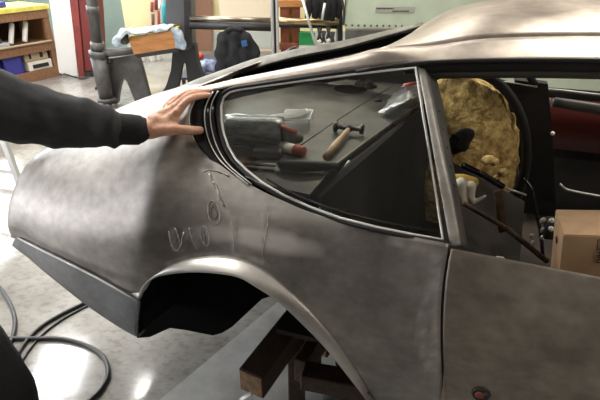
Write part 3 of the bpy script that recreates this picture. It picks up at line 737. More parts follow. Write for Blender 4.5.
# wheelhouse
wc_ = [[a, (a[0], .1, a[2]+.01), (a[0], .27, a[2]+.03), (a[0], .45, a[2]+.02)] for a in [(b[0]+.003, b[1]+.02, b[2]+.002) for b in inc]+[(-.1, .02, -1.30)]]
a0 = PL(137, 337, .02); wc_.insert(0, [(a0[0]+.004, .02, a0[2]), (a0[0], .1, a0[2]), (a0[0], .25, a0[2]-.04), (a0[0], .45, a0[2]-.06)])
VOID = mat('wheelhouse_shade', (.005, .005, .005), 1, spec=.05)  # near-black without sheen: deep shade of the wheel well put into the colour
wh = obj('wheelhouse', sheet(patch(wc(wc_), 2, 2), (0, 0, 1), .004), VOID, car)
inn = [WL(u, v, .25) for u, v in [(137, 338), (150, 337), (170, 328), (185, 330), (200, 333), (213, 335.5), (222, 333), (232, 327), (246, 314), (262, 299)]]
inn += [W(-.40, .25, -1.02), W(-.2, .25, -1.0), W(-.25, .25, -.7), W(-1.0, .25, -.8)]
obj('inner_wing', slab(inn, BL, .01), VOID, wh, smooth=False)
obj('trunk_floor', slab([W(-1.42, .3, -1.02), W(-.5, .3, -1.02), W(-.5, 1.46, -1.02), W(-1.42, 1.46, -1.02)], (0, 0, -1), .02), VOID, car, smooth=False)
obj('fuel_tank', box_bm(.62, .75, .2, Matrix.Translation(W(-1.05, .88, -1.14)) @ Matrix.Rotation(-math.radians(18), 4, 'Z'), .03, seg=3), VOID, car)
obj('floor_pan', slab([W(-.5, .28, -1.26), W(1.3, .28, -1.26), W(1.3, 1.5, -1.26), W(-.5, 1.5, -1.26)], (0, 0, -1), .02), DARKB, car, smooth=False)
obj('inner_sill', slab([W(-.09, .12, -1.30), W(1.3, .12, -1.30), W(1.3, .12, -1.1), W(-.09, .12, -1.1)], BL, .16), DARKB, car, smooth=False)
obj('rear_bulkhead', slab([W(-.33, .20, -.64), W(-.30, .43, -.63), W(-.125, 1.16, -.63), W(-.1, 1.5, -.63), W(-.02, 1.5, -1.26), W(-.2, .20, -1.26)], BS, .01), DARK, car, smooth=False)
obj('side_lining', slab([W(-1.3, 1.56, -.72), W(-.9, 1.52, -.56), W(-.3, 1.50, -.42), W(.36, 1.50, -.62), W(.36, 1.56, -1.26), W(-1.3, 1.6, -1.0)], BL, .01), DARK, car, smooth=False)
# tunnel / rusted rib in the door opening
RUSTY = mat('rust_brown', (.06, .035, .02), .7, var=.5, vscale=30)
obj('floor_rib', bar(WL(463, 203, .42), WL(506, 228, .42), .012, .014, .003), RUSTY, car)
obj('floor_rib', bar(WL(506, 228, .42), WL(548, 262, .42), .012, .016, .003), RUSTY, car)
obj('seat_bracket', bar(WL(498, 190, .6), WL(503, 232, .6), .03, .012, .003, up=(0, 1, 0)), RUSTY, car)
obj('seat_plate', slab([W(.02, .45, -.93), W(.30, .45, -1.08), W(.36, 1.1, -1.0), W(.02, 1.1, -.85)], (0, 0, -1), .02), mat('plate_dark', (.02, .016, .013), .85, var=.4, vscale=9), car, smooth=False)
# parcel shelf with hole and raised seam
SZ = -.62
sp_ = [(-1.06, .32), (-.60, .215), (-.40, .175), (-.345, .17), (-.325, .42), (-.139, 1.155), (-.10, 1.46), (-1.06, 1.46)]
bm = slab([W(s, L, SZ) for s, L in sp_], (0, 0, -1), .012)
shf = obj('parcel_shelf', bm, STEEL_SHELF, car, smooth=False)
hc = PZ(350, 89.5, SZ)
obj('speaker_hole', lathe([(.082, .0), (.082, .0012), (.076, .0018)], Matrix.Translation(W(*hc)), 32), mat('void', (.002, .002, .002), 1, spec=0), shf)
obj('hole_rim', tube([W(hc[0]+.083*math.cos(a), hc[1]+.083*math.sin(a), SZ+.002) for a in [2*PI*k/32 for k in range(32)]], .002, n=6, closed=True), STEEL_SHELF, shf)
obj('shelf_seam', tube([W(*PZ(u, v, SZ)) for u, v in [(300, 146), (330, 125), (364, 103), (396, 84)]], .003, n=6), IRON_D, shf)
obj('shelf_flange', tube([W(*PZ(u, v, SZ)) for u, v in [(322, 175), (342, 160), (380, 132), (421, 103)]], .006, n=8), mat('flange', (.2, .19, .17), .4, .7), shf)
obj('clip', box_bm(.03, .02, .012, T(*W(*PZ(378, 100, SZ+.006))), .003), IRON_D, shf)
# yellow foam on the far wheel tub
bm = bmesh.new(); ball((0, 0, 0), 1, bm, seg=56)
fo_M = Matrix.Translation(W(.03, 1.40, -1.0)) @ Matrix.Rotation(-math.radians(18), 4, 'Z') @ Matrix.Diagonal((.315, .17, .46, 1))
bmesh.ops.transform(bm, matrix=fo_M, verts=bm.verts)
for v in bm.verts:
    n = (v.co-fo_M.translation).normalized(); v.co += n*(.02*noise.noise(v.co*18)+.012*noise.noise(v.co*45))
tub = obj('foam_lining', bm, FOAM, car, label='crumbling yellow foam lining on the far wheel tub')
rim = [W(.03+.345*math.cos(a), 1.36, -1.0+.49*math.sin(a)) for a in [PI*k/16-.5 for k in range(22)]]
obj('tub_rim', tube(rim, .022, n=10, sub=2), BLACK, tub)
bm = bmesh.new()
for (u, v, r) in [(488, 160, .03), (494, 162, .022), (478, 172, .02), (503, 172, .022), (497, 178, .02)]: ball(WL(u, v, 1.16), r, bm, (1, .7, .8), 12)
for v in bm.verts: v.co += Vector((1, 1, 1))*.006*noise.noise(v.co*60)
obj('foam_crumb', bm, FOAM, tub)
bm = bmesh.new(); ball(WL(460, 142, 1.19), .055, bm, (.9, .3, 1.1), 24)
for v in bm.verts: v.co += Vector((1, 0, 1))*.03*noise.noise(v.co*28)
obj('foam_gap', bm, BLACK, tub)
# bits in the door opening
obj('strut', tube([WL(463, 165, .75), WL(485, 176, .78), WL(503, 187, .8)], .012, n=12), BLACK_GLOSS, car)
obj('strut_rod', tube([WL(503, 187, .8), WL(526, 195, .82)], .004, n=8), GALV, car)
obj('wiring_loom', tube([WL(524, 178, .9), WL(532, 190, .88), WL(535, 205, .86), WL(538, 220, .84), WL(541, 235, .82), WL(543, 255, .8)], .007, n=8, sub=4), BLACK_GLOSS, car)
hg = obj('hinge', box_bm(.035, .05, .07, Matrix.Translation(WL(550, 228, .62)) @ Matrix.Rotation(-.3, 4, 'Z'), .006), IRON_D, car)
for u, v in [(551.5, 220), (551, 228.5)]:
    obj('hinge_bolt', lathe([(.007, 0), (.009, .002), (.009, .006), (.005, .009)], Matrix.Translation(WL(u, v, .585)) @ Vector((-.4, -1, .3)).to_track_quat('Z', 'Y').to_matrix().to_4x4(), 10), CHROME, hg)
for u, v, r in [(543, 221, .011), (543, 230, .009), (542, 238, .008), (532, 236, .008), (533, 243, .009)]:
    bm = bmesh.new(); ball(WL(u, v, .62), r, bm, (1, .6, 1.2), 8)
    for vv in bm.verts: vv.co += Vector((1, .3, 1))*.005*noise.noise(vv.co*120)
    obj('clip', bm, mat('putty', (.4, .35, .28), .7) if r > .0105 else GALV, hg)

# ================================================================== THINGS ON THE SHELF
def zs(u, v, dz=0): return W(*PZ(u, v, SZ+dz))
# hammer
hmr = thing('hammer', 'planishing hammer with pale wooden handle on the shelf behind the glass', 'hammer', tuple(zs(340, 140)))
a, b = zs(348, 130, .022), zs(326, 157, .014)
bm = bmesh.new(); n_ = 12
tube([a, a.lerp(b, .25), a.lerp(b, .6), b], [.009, .010, .0135, .012], n=12, bm=bm)
obj('handle', bm, HAND_WOOD, hmr)
h0, h1 = zs(334, 126.5, .024), zs(364, 129.5, .024); ax = (h1-h0)
bm = bmesh.new()
def axl(prof, p0, p1, n=16, bm=None):
    d = (p1-p0); M = Matrix.Translation(p0) @ d.to_track_quat('Z', 'Y').to_matrix().to_4x4(); l = d.length
    return lathe([(r, t*l) for r, t in prof], M, n, bm)
obj('head', axl([(.020, 0), (.022, .02), (.022, .1), (.009, .14), (.009, .35), (.014, .4), (.014, .58), (.009, .63), (.009, .85), (.019, .88), (.019, .98), (.016, 1)], h0, h1), TOOLST, hmr)
# clear bag of drill bits rolled up
bg = thing('plastic_sleeve', 'clear plastic sleeve holding a roll of papers behind the glass', 'plastic bag', tuple(zs(250, 140)))
c0, c1 = zs(226, 130, .052), zs(284, 132, .052)
bm = bmesh.new(); tube([c0.lerp(c1, t) for t in (0, .02, .2, .4, .6, .8, .98, 1)], [.03, .054, .058, .055, .057, .054, .052, .03], n=28, bm=bm)
for v in bm.verts: v.co += Vector((0, .2, 1))*.004*noise.noise(v.co*40)
obj('sleeve', bm, POLY, bg)
ROLLP = mat('grey_print', (.85, .87, .86), .6, col2=(.3, .32, .33), vscale=22, stretch=(1, 3, 3))
obj('paper_roll', axl([(.044, 0), (.047, .01), (.047, .99), (.044, 1)], c0.lerp(c1, .04), c0.lerp(c1, .97), 24), ROLLP, bg)
for t in (.25, .55):
    p_ = c0.lerp(c1, t)+Vector((-.01, -.038, .02)); obj('paper_tab', slab([p_, p_+Vector((.015, 0, 0)), p_+Vector((.012, -.003, .02)), p_+Vector((.004, -.003, .018))], (0, 1, 0), .001), PAPER, bg, smooth=False)
bl_ = obj('plastic_sheet', slab([zs(262, 117, .05), zs(306, 109, .05), zs(310, 112, .05), zs(300, 117, .05), zs(270, 122, .05)], (0, 0, 1), .003), POLY, smooth=False)
tag(bl_, 'thin clear plastic strip lying over the back of the paper roll', 'plastic sheet')
b2 = thing('plastic_box', 'small clear plastic box lid standing between paper roll and hammer', 'plastic box', tuple(zs(298, 125)))
P0, P1, P2, P3 = zs(280, 128, .01), zs(309, 127, .01), zs(313, 117, .01), zs(286, 117, .01)
obj('lid', slab([P0+Vector((0, 0, .03)), P1+Vector((0, 0, .03)), P2+Vector((0, 0, .03)), P3+Vector((0, 0, .03))], (0, 0, 1), .003), POLY, b2, smooth=False)
obj('frame', tube([p_+Vector((0, 0, .03)) for p_ in (P0, P1, P2, P3)], .0022, n=6, closed=True), WHITE, b2)
for p_ in (P0, P1, P2, P3): obj('leg', tube([p_-Vector((0, 0, .01)), p_+Vector((0, 0, .03))], .002, n=6), POLY, b2)
# dolly blocks and grinder-like tools
t1 = thing('sanding_block', 'dark rubber sanding block with red stripe beside the clear plastic box', 'block', tuple(zs(290, 145)))
bm = bmesh.new(); chain([zs(276, 122, .05), zs(278, 130, .055), zs(286, 136, .045), zs(298, 138, .035)], [.018, .026, .028, .02], bm)
BRN = mat('olive_grip', (.06, .052, .035), .6)
remesh('grip', bm, .004, BRN, t1, 4)
obj('stripe', tube([zs(280, 125, .085), zs(288, 129.5, .078), zs(296, 132, .062)], .008, n=8), REDPAP, t1)
t2 = thing('paint_tin', 'small tin with paper label lying before the sanding block', 'tin', tuple(zs(292, 152)))
q0, q1 = zs(281, 146, .016), zs(303, 152, .016)
obj('can', axl([(.016, 0), (.018, .03), (.018, .97), (.016, 1)], q0, q1, 20), PAPER, t2)
obj('cap', axl([(.014, 0), (.019, .05), (.019, .95), (.017, 1)], q0.lerp(q1, .62), q1+(q1-q0)*.04, 20), REDPAP, t2)
t3 = obj('dolly_block', box_bm(.095, .055, .03, Matrix.Translation(zs(268, 152, .015)) @ Matrix.Rotation(-.1, 4, 'Z'), .009, seg=3), TOOLST)
tag(t3, 'grey steel dolly block at the left of the labelled tin', 'dolly block')
t4 = thing('body_file', 'long dark body file with knobbed grip lying nearest the glass', 'file', tuple(zs(300, 170)))
e0, e1 = zs(245, 163, .012), zs(276, 165, .014)
obj('blade', bar(e0, e1, .022, .006, .001), TOOLST, t4)
bm = bmesh.new(); chain([zs(282, 165, .018), zs(300, 166, .022), zs(318, 166, .02), zs(334, 166, .016)], [.016, .02, .018, .014], bm)
remesh('grip', bm, .004, mat('black_grip', (.02, .02, .02), .5), t4, 4)
# clear bag at the right of the shelf
bm = bmesh.new()
g_ = [[zs(378, 113, .01), zs(384, 106, .03), zs(392, 96, .04), zs(402, 86, .03)], [zs(392, 114, .015), zs(398, 104, .07), zs(404, 94, .08), zs(410, 84, .04)], [zs(408, 109, .015), zs(412, 100, .08), zs(416, 92, .08), zs(420, 84, .03)], [zs(424, 102, .01), zs(426, 97, .03), zs(428, 90, .04), zs(430, 84, .02)]]
bb = patch(g_, 5, 5)
for v in bb.verts: v.co += Vector((0, 0, 1))*.012*noise.noise(v.co*30)
pb_ = thing('plastic_bag', 'crumpled clear plastic bag with pink print beside the bright pillar', 'plastic bag', tuple(zs(400, 100)))
BAGM = glass_mat('bag_film', (.72, .76, .78), .35, .35)
obj('film', bb, BAGM, pb_)
obj('print', tube([zs(404, 85.5, .075), zs(411, 84, .078), zs(418, 83, .06)], .008, n=8), mat('pink_print', (.8, .22, .2), .5), pb_)
# dark lump behind the hole
bm = bmesh.new(); chain([zs(358, 84.5, .015), zs(366, 84, .02), zs(375, 86, .01)], [.018, .024, .014], bm)
lm = remesh('rag', bm, .006, mat('dark_rag', (.03, .02, .018), .9), None, 3, lambda c: .01*noise.noise(c*40)); tag(lm, 'dark crumpled rag lying just behind the round shelf hole', 'rag')
bm = lathe([(.02, 0), (.03, .02), (.03, .05), (.018, .065)], Matrix.Translation(zs(399, 84, 0)), 18)
# rolled tape pair in door opening
tp = thing('glove', 'rolled white and yellow work glove just right of the bright pillar', 'glove', tuple(WL(466, 195, .55)))
bm = bmesh.new(); chain([WL(455, 178, .52), WL(463, 179, .52), WL(474, 182, .52)], [.014, .017, .016], bm, 3)
remesh('cuff', bm, .004, GLOVE_Y, tp, 2)
bm = bmesh.new(); chain([WL(461, 184, .5), WL(461, 192, .5), WL(463, 200, .5)], [.021, .021, .018], bm); chain([WL(471, 186, .5), WL(470, 195, .5), WL(473, 202, .5)], [.017, .016, .009], bm)
chain([WL(473, 202, .5), WL(480, 199, .5), WL(485, 196, .5)], [.008, .006, .005], bm)
remesh('fingers', bm, .003, GLOVE_W, tp, 2)
# cardboard box standing in the car
cb = thing('cardboard_box', 'brown cardboard box standing inside the open door frame', 'box', tuple(W(.55, .42, -1.24)))
z_t = PL(563, 236, .3)[2]; s0 = PL(563, 236, .3)[0]; Lb = PZ(559, 211, z_t)[1]
bm = slab([W(s0, .3, z_t), W(s0+.36, .3, z_t), W(s0+.36, Lb, z_t), W(s0, Lb, z_t)], (0, 0, -1), .40)
obj('carton', bm, CARD, cb, smooth=False)
mid = (.3+Lb)/2
obj('flap', slab([W(s0+.002, .302, z_t+.001), W(s0+.358, .302, z_t+.001), W(s0+.358, mid-.001, z_t+.004), W(s0+.002, mid-.001, z_t+.004)], (0, 0, 1), .003), CARD, cb, smooth=False)
obj('flap', slab([W(s0+.002, mid+.001, z_t+.001), W(s0+.358, mid+.001, z_t+.001), W(s0+.358, Lb-.002, z_t+.001), W(s0+.002, Lb-.002, z_t+.001)], (0, 0, 1), .003), CARD, cb, smooth=False)
obj('hand_hole', lathe([(.011, 0), (.011, .002)], Matrix.Translation(W(s0-.001, .38, z_t-.06)) @ (-BS).to_track_quat('Z', 'Y').to_matrix().to_4x4(), 16), INK, cb)
# printed marks on the carton: symbol frame and upright lettering
bm = bmesh.new(); sx = s0+.095; zz = z_t-.013
fm = Matrix.Translation(W(sx, .298, zz)) @ Matrix.Rotation(-math.radians(18), 4, 'Z') @ Matrix.Rotation(PI/2, 4, 'X')
def pr(x, y, w_, h_, rot=0): box_bm(w_, h_, .001, fm @ Matrix.Translation((x, y, 0)) @ Matrix.Rotation(rot, 4, 'Z'), 0, bm)
for k in (-1, 1): pr(k*.012, -.01, .0018, .03); pr(0, -.01+k*.015, .024, .0018)
pr(0, -.008, .002, .018); pr(-.003, -.001, .008, .002, .8); pr(.003, -.001, .008, .002, -.8); pr(0, -.02, .014, .002)
obj('printed_symbol', bm, INK, cb, smooth=False)
for k in range(2):
    text('printed_text', '|||' if False else 'FHH', .019, fm @ Matrix.Translation((-.003+k*.014, -.050, .0006)) @ Matrix.Rotation(PI/2, 4, 'Z'), INK, cb) if k == 0 else None

piv = W(s0, .3, z_t); RX = Matrix.Translation(piv) @ Matrix.Rotation(math.radians(-9), 4, BL) @ Matrix.Translation(-piv)
for o in cb.children: o.data.transform(RX)

# ================================================================== UNDER THE CAR: timbers
def timber(a, b, w_, h_, label, roll=0, endm=True, name='timber', grp='timbers under the car'):
    a, b = Vector(a), Vector(b)
    t = thing(name, label, 'timber', tuple((a+b)/2), grp); M = frame_between(a, b) @ Matrix.Rotation(roll, 4, 'X')
    l = (b-a).length
    obj('beam', box_bm(l, w_, h_, M, .004), WOOD_DARK, t, smooth=False)
    if endm: obj('end_grain', box_bm(.002, w_-.01, h_-.01, M @ Matrix.Translation((-l/2-.0008, 0, 0))), WOOD_END, t, smooth=False, label='pale sawn end')
    return t
za = .36
e = PD(258, 379, 1.45)
zb = W(0, 0, -1.285).z
timber(PF(251, 384, .42), PF(251, 384, .42)+Vector((.54, 1.05, 0))*1.0, .095, .10, 'long dark square timber with a pale sawn end')
ez = .41
def pfz(u, v, z): return PF(u, v, z)
timber(pfz(300, 372, .30)+Vector((-.30, .25, 0))*0, pfz(300, 372, .30)+Vector((.42, .9, 0)), .05, .12, 'dark plank on edge under the square timber', endm=False)
# trestle carrying the sill
timber(pfz(303, 375, .33), pfz(303, 375, .33)+Vector((.9, -.22, 0)), .08, .075, 'short timber crosspiece with a light sawn end')
timber(pfz(322, 352, .22), pfz(354, 316, .22)+Vector((.1, .2, 0)), .05, .05, 'small light batten behind the crosspiece')
timber(Vector((pfz(290, 400, 0).x+.03, 1.42, 0)), Vector((pfz(290, 400, 0).x+.03, 1.42, .345)), .07, .07, 'upright timber post under the crosspiece', endm=False)
timber(Vector((.55, 1.4, 0)), Vector((.55, 1.4, .33)), .07, .07, 'upright timber post hidden beneath the sill', endm=False)
timber(Vector((.06, 1.6, .0)), Vector((.06, 1.6, .26)), .07, .07, 'stub post under the plank on edge', endm=False)
# main supports
for s, L in [(.0, .45), (.0, 1.35), (1.1, .45), (1.1, 1.35)]:
    a = W(s, L, -1.75); b = W(s, L, -1.292)
    timber(a, b, .1, .1, {(.0, .45): 'stout post below the near side of the floor pan', (.0, 1.35): 'stout post below the far side of the floor pan', (1.1, .45): 'stout post below the near front of the floor pan', (1.1, 1.35): 'stout post below the far front of the floor pan'}[(s, L)], endm=False)
# cast clutter below trestle
cl = thing('screw_jack', 'black screw jack under the crosspiece at the bottom edge', 'jack', tuple(PF(330, 400, 0)))
pj = PF(345, 400, 0)
obj('base', lathe([(.1, 0), (.1, .02), (.06, .05), (.045, .2), (.05, .22)], Matrix.Translation(pj), 20), IRON_D, cl)
obj('screw', tube([pj+Vector((0, 0, .2)), pj+Vector((0, 0, .29))], .02), IRON, cl)
ck = PD(246, 398, 1.55)
cc = thing('clamp', 'small steel clamp below the sawn timber end', 'clamp', tuple(ck))
obj('jaw', bar(ck+Vector((-.02, 0, -.015)), ck+Vector((.02, 0, .02)), .02, .012, .003), GALV, cc)
obj('screw', tube([ck+Vector((-.01, 0, -.05)), ck+Vector((-.0, 0, .0))], .006), GALV, cc)

# ================================================================== HOSES
def hose(pts, label, r=.011, z=None):
    P = [PF(u, v, r) for u, v in pts]; o = obj('air_hose', tube(P, r, n=10, sub=6), HOSE); tag(o, label, 'hose', 'black hoses on the floor'); return o
hose([(-60, 300), (-40, 278), (-8, 282), (9, 302), (15, 325), (6, 350), (-14, 360), (-50, 352)], 'black hose looping out at the left edge of the floor')
hose([(-70, 325), (-30, 333), (0, 338), (32, 338.5), (62, 339), (88, 346), (104, 358), (108, 374), (101, 389), (88, 402), (60, 425)], 'black hose curving in a wide bend towards the camera')
hose([(112, 285), (98, 296), (78, 306), (58, 316), (38, 329), (22, 347), (8, 372), (-10, 395)], 'black hose running out from under the tail', .010)
hose([(110, 288), (96, 301), (79, 310), (60, 321), (42, 335), (27, 353), (12, 378), (-8, 402)], 'grey thin hose lying along the one from the tail', .006)

# ================================================================== GREY STEEL STAND at left edge
st = thing('steel_stand', 'grey square tube stand on the floor under the sleeve', 'stand', tuple(PF(20, 186)))
p0 = PF(20, 184); p1 = Vector((p0.x-.12, p0.y+.12, .62))
obj('leg', bar(p0, p1, .045, .045, .004, up=(0, 1, 0)), GALV, st, smooth=False)
p2 = p0+Vector((-1.0, .25, 0)); p3 = p1+Vector((-1.0, .25, 0))
obj('leg', bar(p2, p3, .045, .045, .004, up=(0, 1, 0)), GALV, st, smooth=False)
obj('cross_bar', bar(p0.lerp(p1, .16), p2.lerp(p3, .16), .03, .04, .004), GALV, st, smooth=False)
obj('top_bar', bar(p1, p3, .05, .045, .004), GALV, st, smooth=False)

# ================================================================== WORKBENCH
wb = thing('workbench', 'brown wooden workbench with a yellow top and open shelves', 'workbench', (-4.1, 7.0, 0))
B0 = PF(62, 75); bd = (PF(30, 82.5)-B0); bd.z = 0; bd.normalize(); bnn = Vector((bd.y, -bd.x, 0))
if bnn.y < 0: bnn = -bnn
# bd runs leftwards along the front, bnn goes to the back
def bp_(l, d, z): return B0+bd*l+bnn*d+Vector((0, 0, z))
LB = 2.2
def bbox(l0, l1, d0, d1, z0, z1, name, m, par, bev=.004):
    bm = bmesh.new(); pts = [bp_(l, d, z) for z in (z0, z1) for l, d in ((l0, d0), (l1, d0), (l1, d1), (l0, d1))]
    V = [bm.verts.new(p) for p in pts]
    for f in ((0, 3, 2, 1), (4, 5, 6, 7), (0, 1, 5, 4), (1, 2, 6, 5), (2, 3, 7, 6), (3, 0, 4, 7)): bm.faces.new([V[i] for i in f])
    bmesh.ops.recalc_face_normals(bm, faces=bm.faces)
    if bev: bmesh.ops.bevel(bm, geom=list(bm.edges), offset=bev, segments=1, affect='EDGES')
    return obj(name, bm, m, par, smooth=False)
bbox(-.03, LB, -.03, .7, .93, .99, 'bench_top', YTOP, wb)
for l in (0, 1.1, 2.12): bbox(l, l+.08, 0, .07, .0, .93, 'leg', WOOD, wb)
for l in (0, 2.12): bbox(l, l+.08, .6, .68, .0, .93, 'leg', WOOD, wb)
bbox(0, LB, -.012, .012, .82, .93, 'front_rail', WOOD, wb)
bbox(0, LB, 0, .66, .47, .50, 'shelf', WOOD, wb)
bbox(0, LB, -.014, .01, .38, .52, 'front_rail', WOOD, wb)
bbox(0, LB, 0, .66, .10, .13, 'shelf', WOOD, wb)
bbox(0, LB, -.014, .01, .0, .14, 'front_rail', WOOD, wb)
bbox(.0, .02, .07, .6, .12, .93, 'side_panel', WOOD, wb)
bbox(.02, LB, .66, .68, .1, .93, 'back_panel', WOOD_DARK, wb)
def bitem(l0, l1, d0, d1, z0, z1, name, m, label, cat, grp=None, bev=.008):
    return tag(bbox(l0, l1, d0, d1, z0, z1, name, m, None, bev), label, cat, grp)
# blue bins
for l0, lab in [(.52, 'right blue plastic bin on the bottom bench shelf'), (.83, 'left blue plastic bin on the bottom bench shelf')]:
    t = thing('storage_bin', lab, 'bin', tuple(bp_(l0+.14, .2, .13)), 'blue bins in the workbench')
    for a_, b_, c_, d_2 in ((l0, l0+.27, .04, .06), (l0, l0+.27, .38, .40), (l0, l0+.02, .04, .4), (l0+.25, l0+.27, .04, .4)): bbox(a_, b_, c_, d_2, .13, .39, 'wall', BLUE, t, .003)
    bbox(l0-.01, l0+.28, .03, .05, .36, .39, 'rim', BLUE, t, .003)
t = thing('parts_drawer', 'tan metal drawer box on the bottom bench shelf', 'drawer', tuple(bp_(.3, .1, .13)))
bbox(.1, .46, .02, .45, .14, .26, 'body', PAPER, t); bbox(.16, .40, .008, .022, .17, .22, 'handle_slot', INK, t, 0)
bitem(.12, .48, .04, .42, .265, .40, 'open_carton', CARD_D, 'tan carton stacked on the metal drawer box', 'box')
bbox(.2, .25, .036, .045, .3, .39, 'tape', INK, bpy.data.objects['open_carton'], 0); bbox(.38, .41, .036, .045, .3, .39, 'tape', INK, bpy.data.objects['open_carton'], 0)
for l0, tilt, lab in [(.28, .2, 'white plastic funnel holder leaning right on the upper bench shelf'), (.48, .12, 'white plastic bottle leaning left on the upper bench shelf')]:
    t = thing('caulk_tube', lab, 'tube', tuple(bp_(l0, .1, .5)), 'white tubes on the bench shelf')
    a, b = bp_(l0+.1, .1, .53), bp_(l0-.02, .16, .78)
    obj('barrel', axl([(.03, 0), (.034, .03), (.034, .9), (.028, 1)], a, b, 14), WHITE, t); obj('nozzle', axl([(.012, 0), (.006, 1)], b, b+(b-a)*.25, 10), GREYP, t)
bitem(.62, 1.3, .05, .45, .505, .56, 'flat_box', GREYP, 'flat grey box lying on the upper bench shelf', 'box')
bitem(.7, 1.2, .08, .4, .565, .62, 'tool_tray', IRON, 'dark tool tray stacked on the flat grey box', 'tray')
bitem(.06, .95, -.05, .0, .50, .525, 'wooden_lath', CARD_D, 'pale wooden lath along the upper shelf front', 'lath')
bitem(.5, 1.2, .1, .5, .995, 1.06, 'magazine_stack', BLUE, 'stack of dark blue magazines on the yellow bench top', 'magazines')
bitem(1.2, 1.9, .2, .55, .995, 1.15, 'toolbox', IRON, 'grey metal toolbox on the yellow bench top', 'toolbox')
# white board and red cabinet right of the bench
def vslab(pts, Y, th, name, m, **k): return obj(name, slab([PY(u, v, Y) for u, v in pts], (0, 1, 0), th), m, smooth=False, **k)
Yb = 7.25
wbd = obj('white_board', slab([PY(59, 73, Yb), PY(78, 77, Yb), PY(67.5, -25, Yb), PY(46, -25, Yb)], (0, 1, 0), .05), WHITE, smooth=False)
tag(wbd, 'tall white board standing between workbench and red cabinet', 'board')
rc_ = thing('cabinet', 'tall dark red steel cabinet beside the white board', 'cabinet', tuple(PF(86, 77)))
Yc = 7.18
obj('side_wall', slab([PY(79, 77.5, Yc), PY(84.5, 77, Yc), PY(77.5, 0, Yc), PY(73, -60, Yc), PY(64, -60, Yc), PY(69.5, 0, Yc)], (0, 1, 0), .02), REDC, rc_, smooth=False)
obj('carcass', slab([PY(84, 76, Yc+.03), PY(95, 75, Yc+.03), PY(90, 0, Yc+.03), PY(84, -60, Yc+.03), PY(72, -60, Yc+.03), PY(76.5, 0, Yc+.03)], (0, 1, 0), .5), REDD, rc_, smooth=False)
obj('door', slab([PY(86, 71, Yc+.01), PY(94.5, 70, Yc+.01), PY(89.5, 0, Yc+.01), PY(84, -55, Yc+.01), PY(74.5, -55, Yc+.01), PY(79, 0, Yc+.01)], (0, 1, 0), .018), REDD, rc_, smooth=False)
obj('plinth', slab([PY(84.5, 77, Yc), PY(94, 76, Yc), PY(94, 72, Yc), PY(84, 72, Yc)], (0, 1, 0), .4), IRON_D, rc_, smooth=False)
cdl = obj('power_cable', tube([PF(58, 72, .02), PF(68, 75, .03), PF(80, 77.5, .02)+Vector((0, -.04, 0)), PF(88, 77, .03)+Vector((0, -.06, 0)), PF(92, 74, .05)+Vector((0, -.1, 0))], .012, n=8, sub=3), HOSE)
tag(cdl, 'dark cable on the floor before panel and cabinet', 'cable')

# ================================================================== CAST STAND with tube column
cs = thing('tool_stand', 'grey cast iron stand with tall tube column and arched legs', 'stand', tuple(PF(108, 104)))
YS = 5.6
def c(u, v, Y=YS): return PY(u, v, Y)
a = c(90.5, -40); b = c(97, 48)
obj('column', tube([c(88.5, -60), c(92, 0), c(98, 50)], [.058, .058, .058], n=20), IRON, cs)
obj('collar', tube([c(92.3, 6), c(93, 14)], .066, n=20), IRON, cs)
obj('collar', tube([c(97.2, 42), c(98, 51)], .075, n=20), IRON, cs)
obj('collar', tube([c(98.4, 51), c(98.8, 57)], .105, n=20), IRON, cs)
obj('socket', tube([c(99, 56), c(106.2, 98)], [.098, .078], n=20), IRON, cs)
obj('foot_flange', tube([c(106.4, 98), c(107, 101)], .105, n=20), IRON, cs)
obj('foot_stem', tube([c(107, 101), Vector((c(107, 104).x, YS, .0))], .05, n=12), IRON, cs)
obj('bolt', tube([c(95.5, 88), c(97, 88.5)], .02, n=8), IRON_D, cs); obj('bolt', tube([c(109, 90), c(111, 90)], .02, n=8), IRON_D, cs)
obj('clamp_knob', tube([c(108, 61), c(112, 61)], .03, n=8), IRON_D, cs)
obj('arm', tube([c(99, 53.5), c(118, 52), c(134, 50.5)], [.05, .045, .04], n=14), IRON, cs)
# arched leg plate
lg = [(109, 59), (137, 54), (141, 66), (146, 85), (151, 104), (136, 104), (131, 92), (127, 82), (124.5, 79), (122, 80), (120, 86), (118, 96), (117, 104), (108, 104), (110, 85)]
obj('leg_casting', slab([c(u, v, YS+.1) for u, v in lg], (0, 1, 0), .10), IRON, cs, smooth=False)
# wooden block with vice on top, rag
wbk = thing('wooden_block', 'long orange wooden block clamped level beside the cast stand', 'block', tuple(c(152, 45)))
Yk = 5.226
obj('beam', slab([c(128, 38, Yk), c(175, 29.5, Yk), c(176, 48, Yk), c(134, 54.5, Yk)], (0, 1, 0), .22), WOOD_BLOCK, wbk, smooth=False)
obj('steel_cap', slab([c(127.6, 37.4, Yk), c(175, 29, Yk), c(175, 29.8, Yk), c(127.7, 38.4, Yk)], (0, 1, 0), .22), YTOP, wbk, smooth=False)
obj('lower_bracket', slab([c(134, 54.5, Yk), c(178, 48, Yk), c(178, 52, Yk), c(138, 58, Yk)], (0, 1, 0), .2), IRON_D, wbk, smooth=False)
anv = obj('round_anvil', axl([(.03, 0), (.055, .1), (.06, .5), (.05, .9), (.03, 1)], c(120.5, 39, Yk), c(128.5, 38.5, Yk+.05), 18), TOOLST); tag(anv, 'round dark steel anvil knob at the end of the orange block', 'anvil')
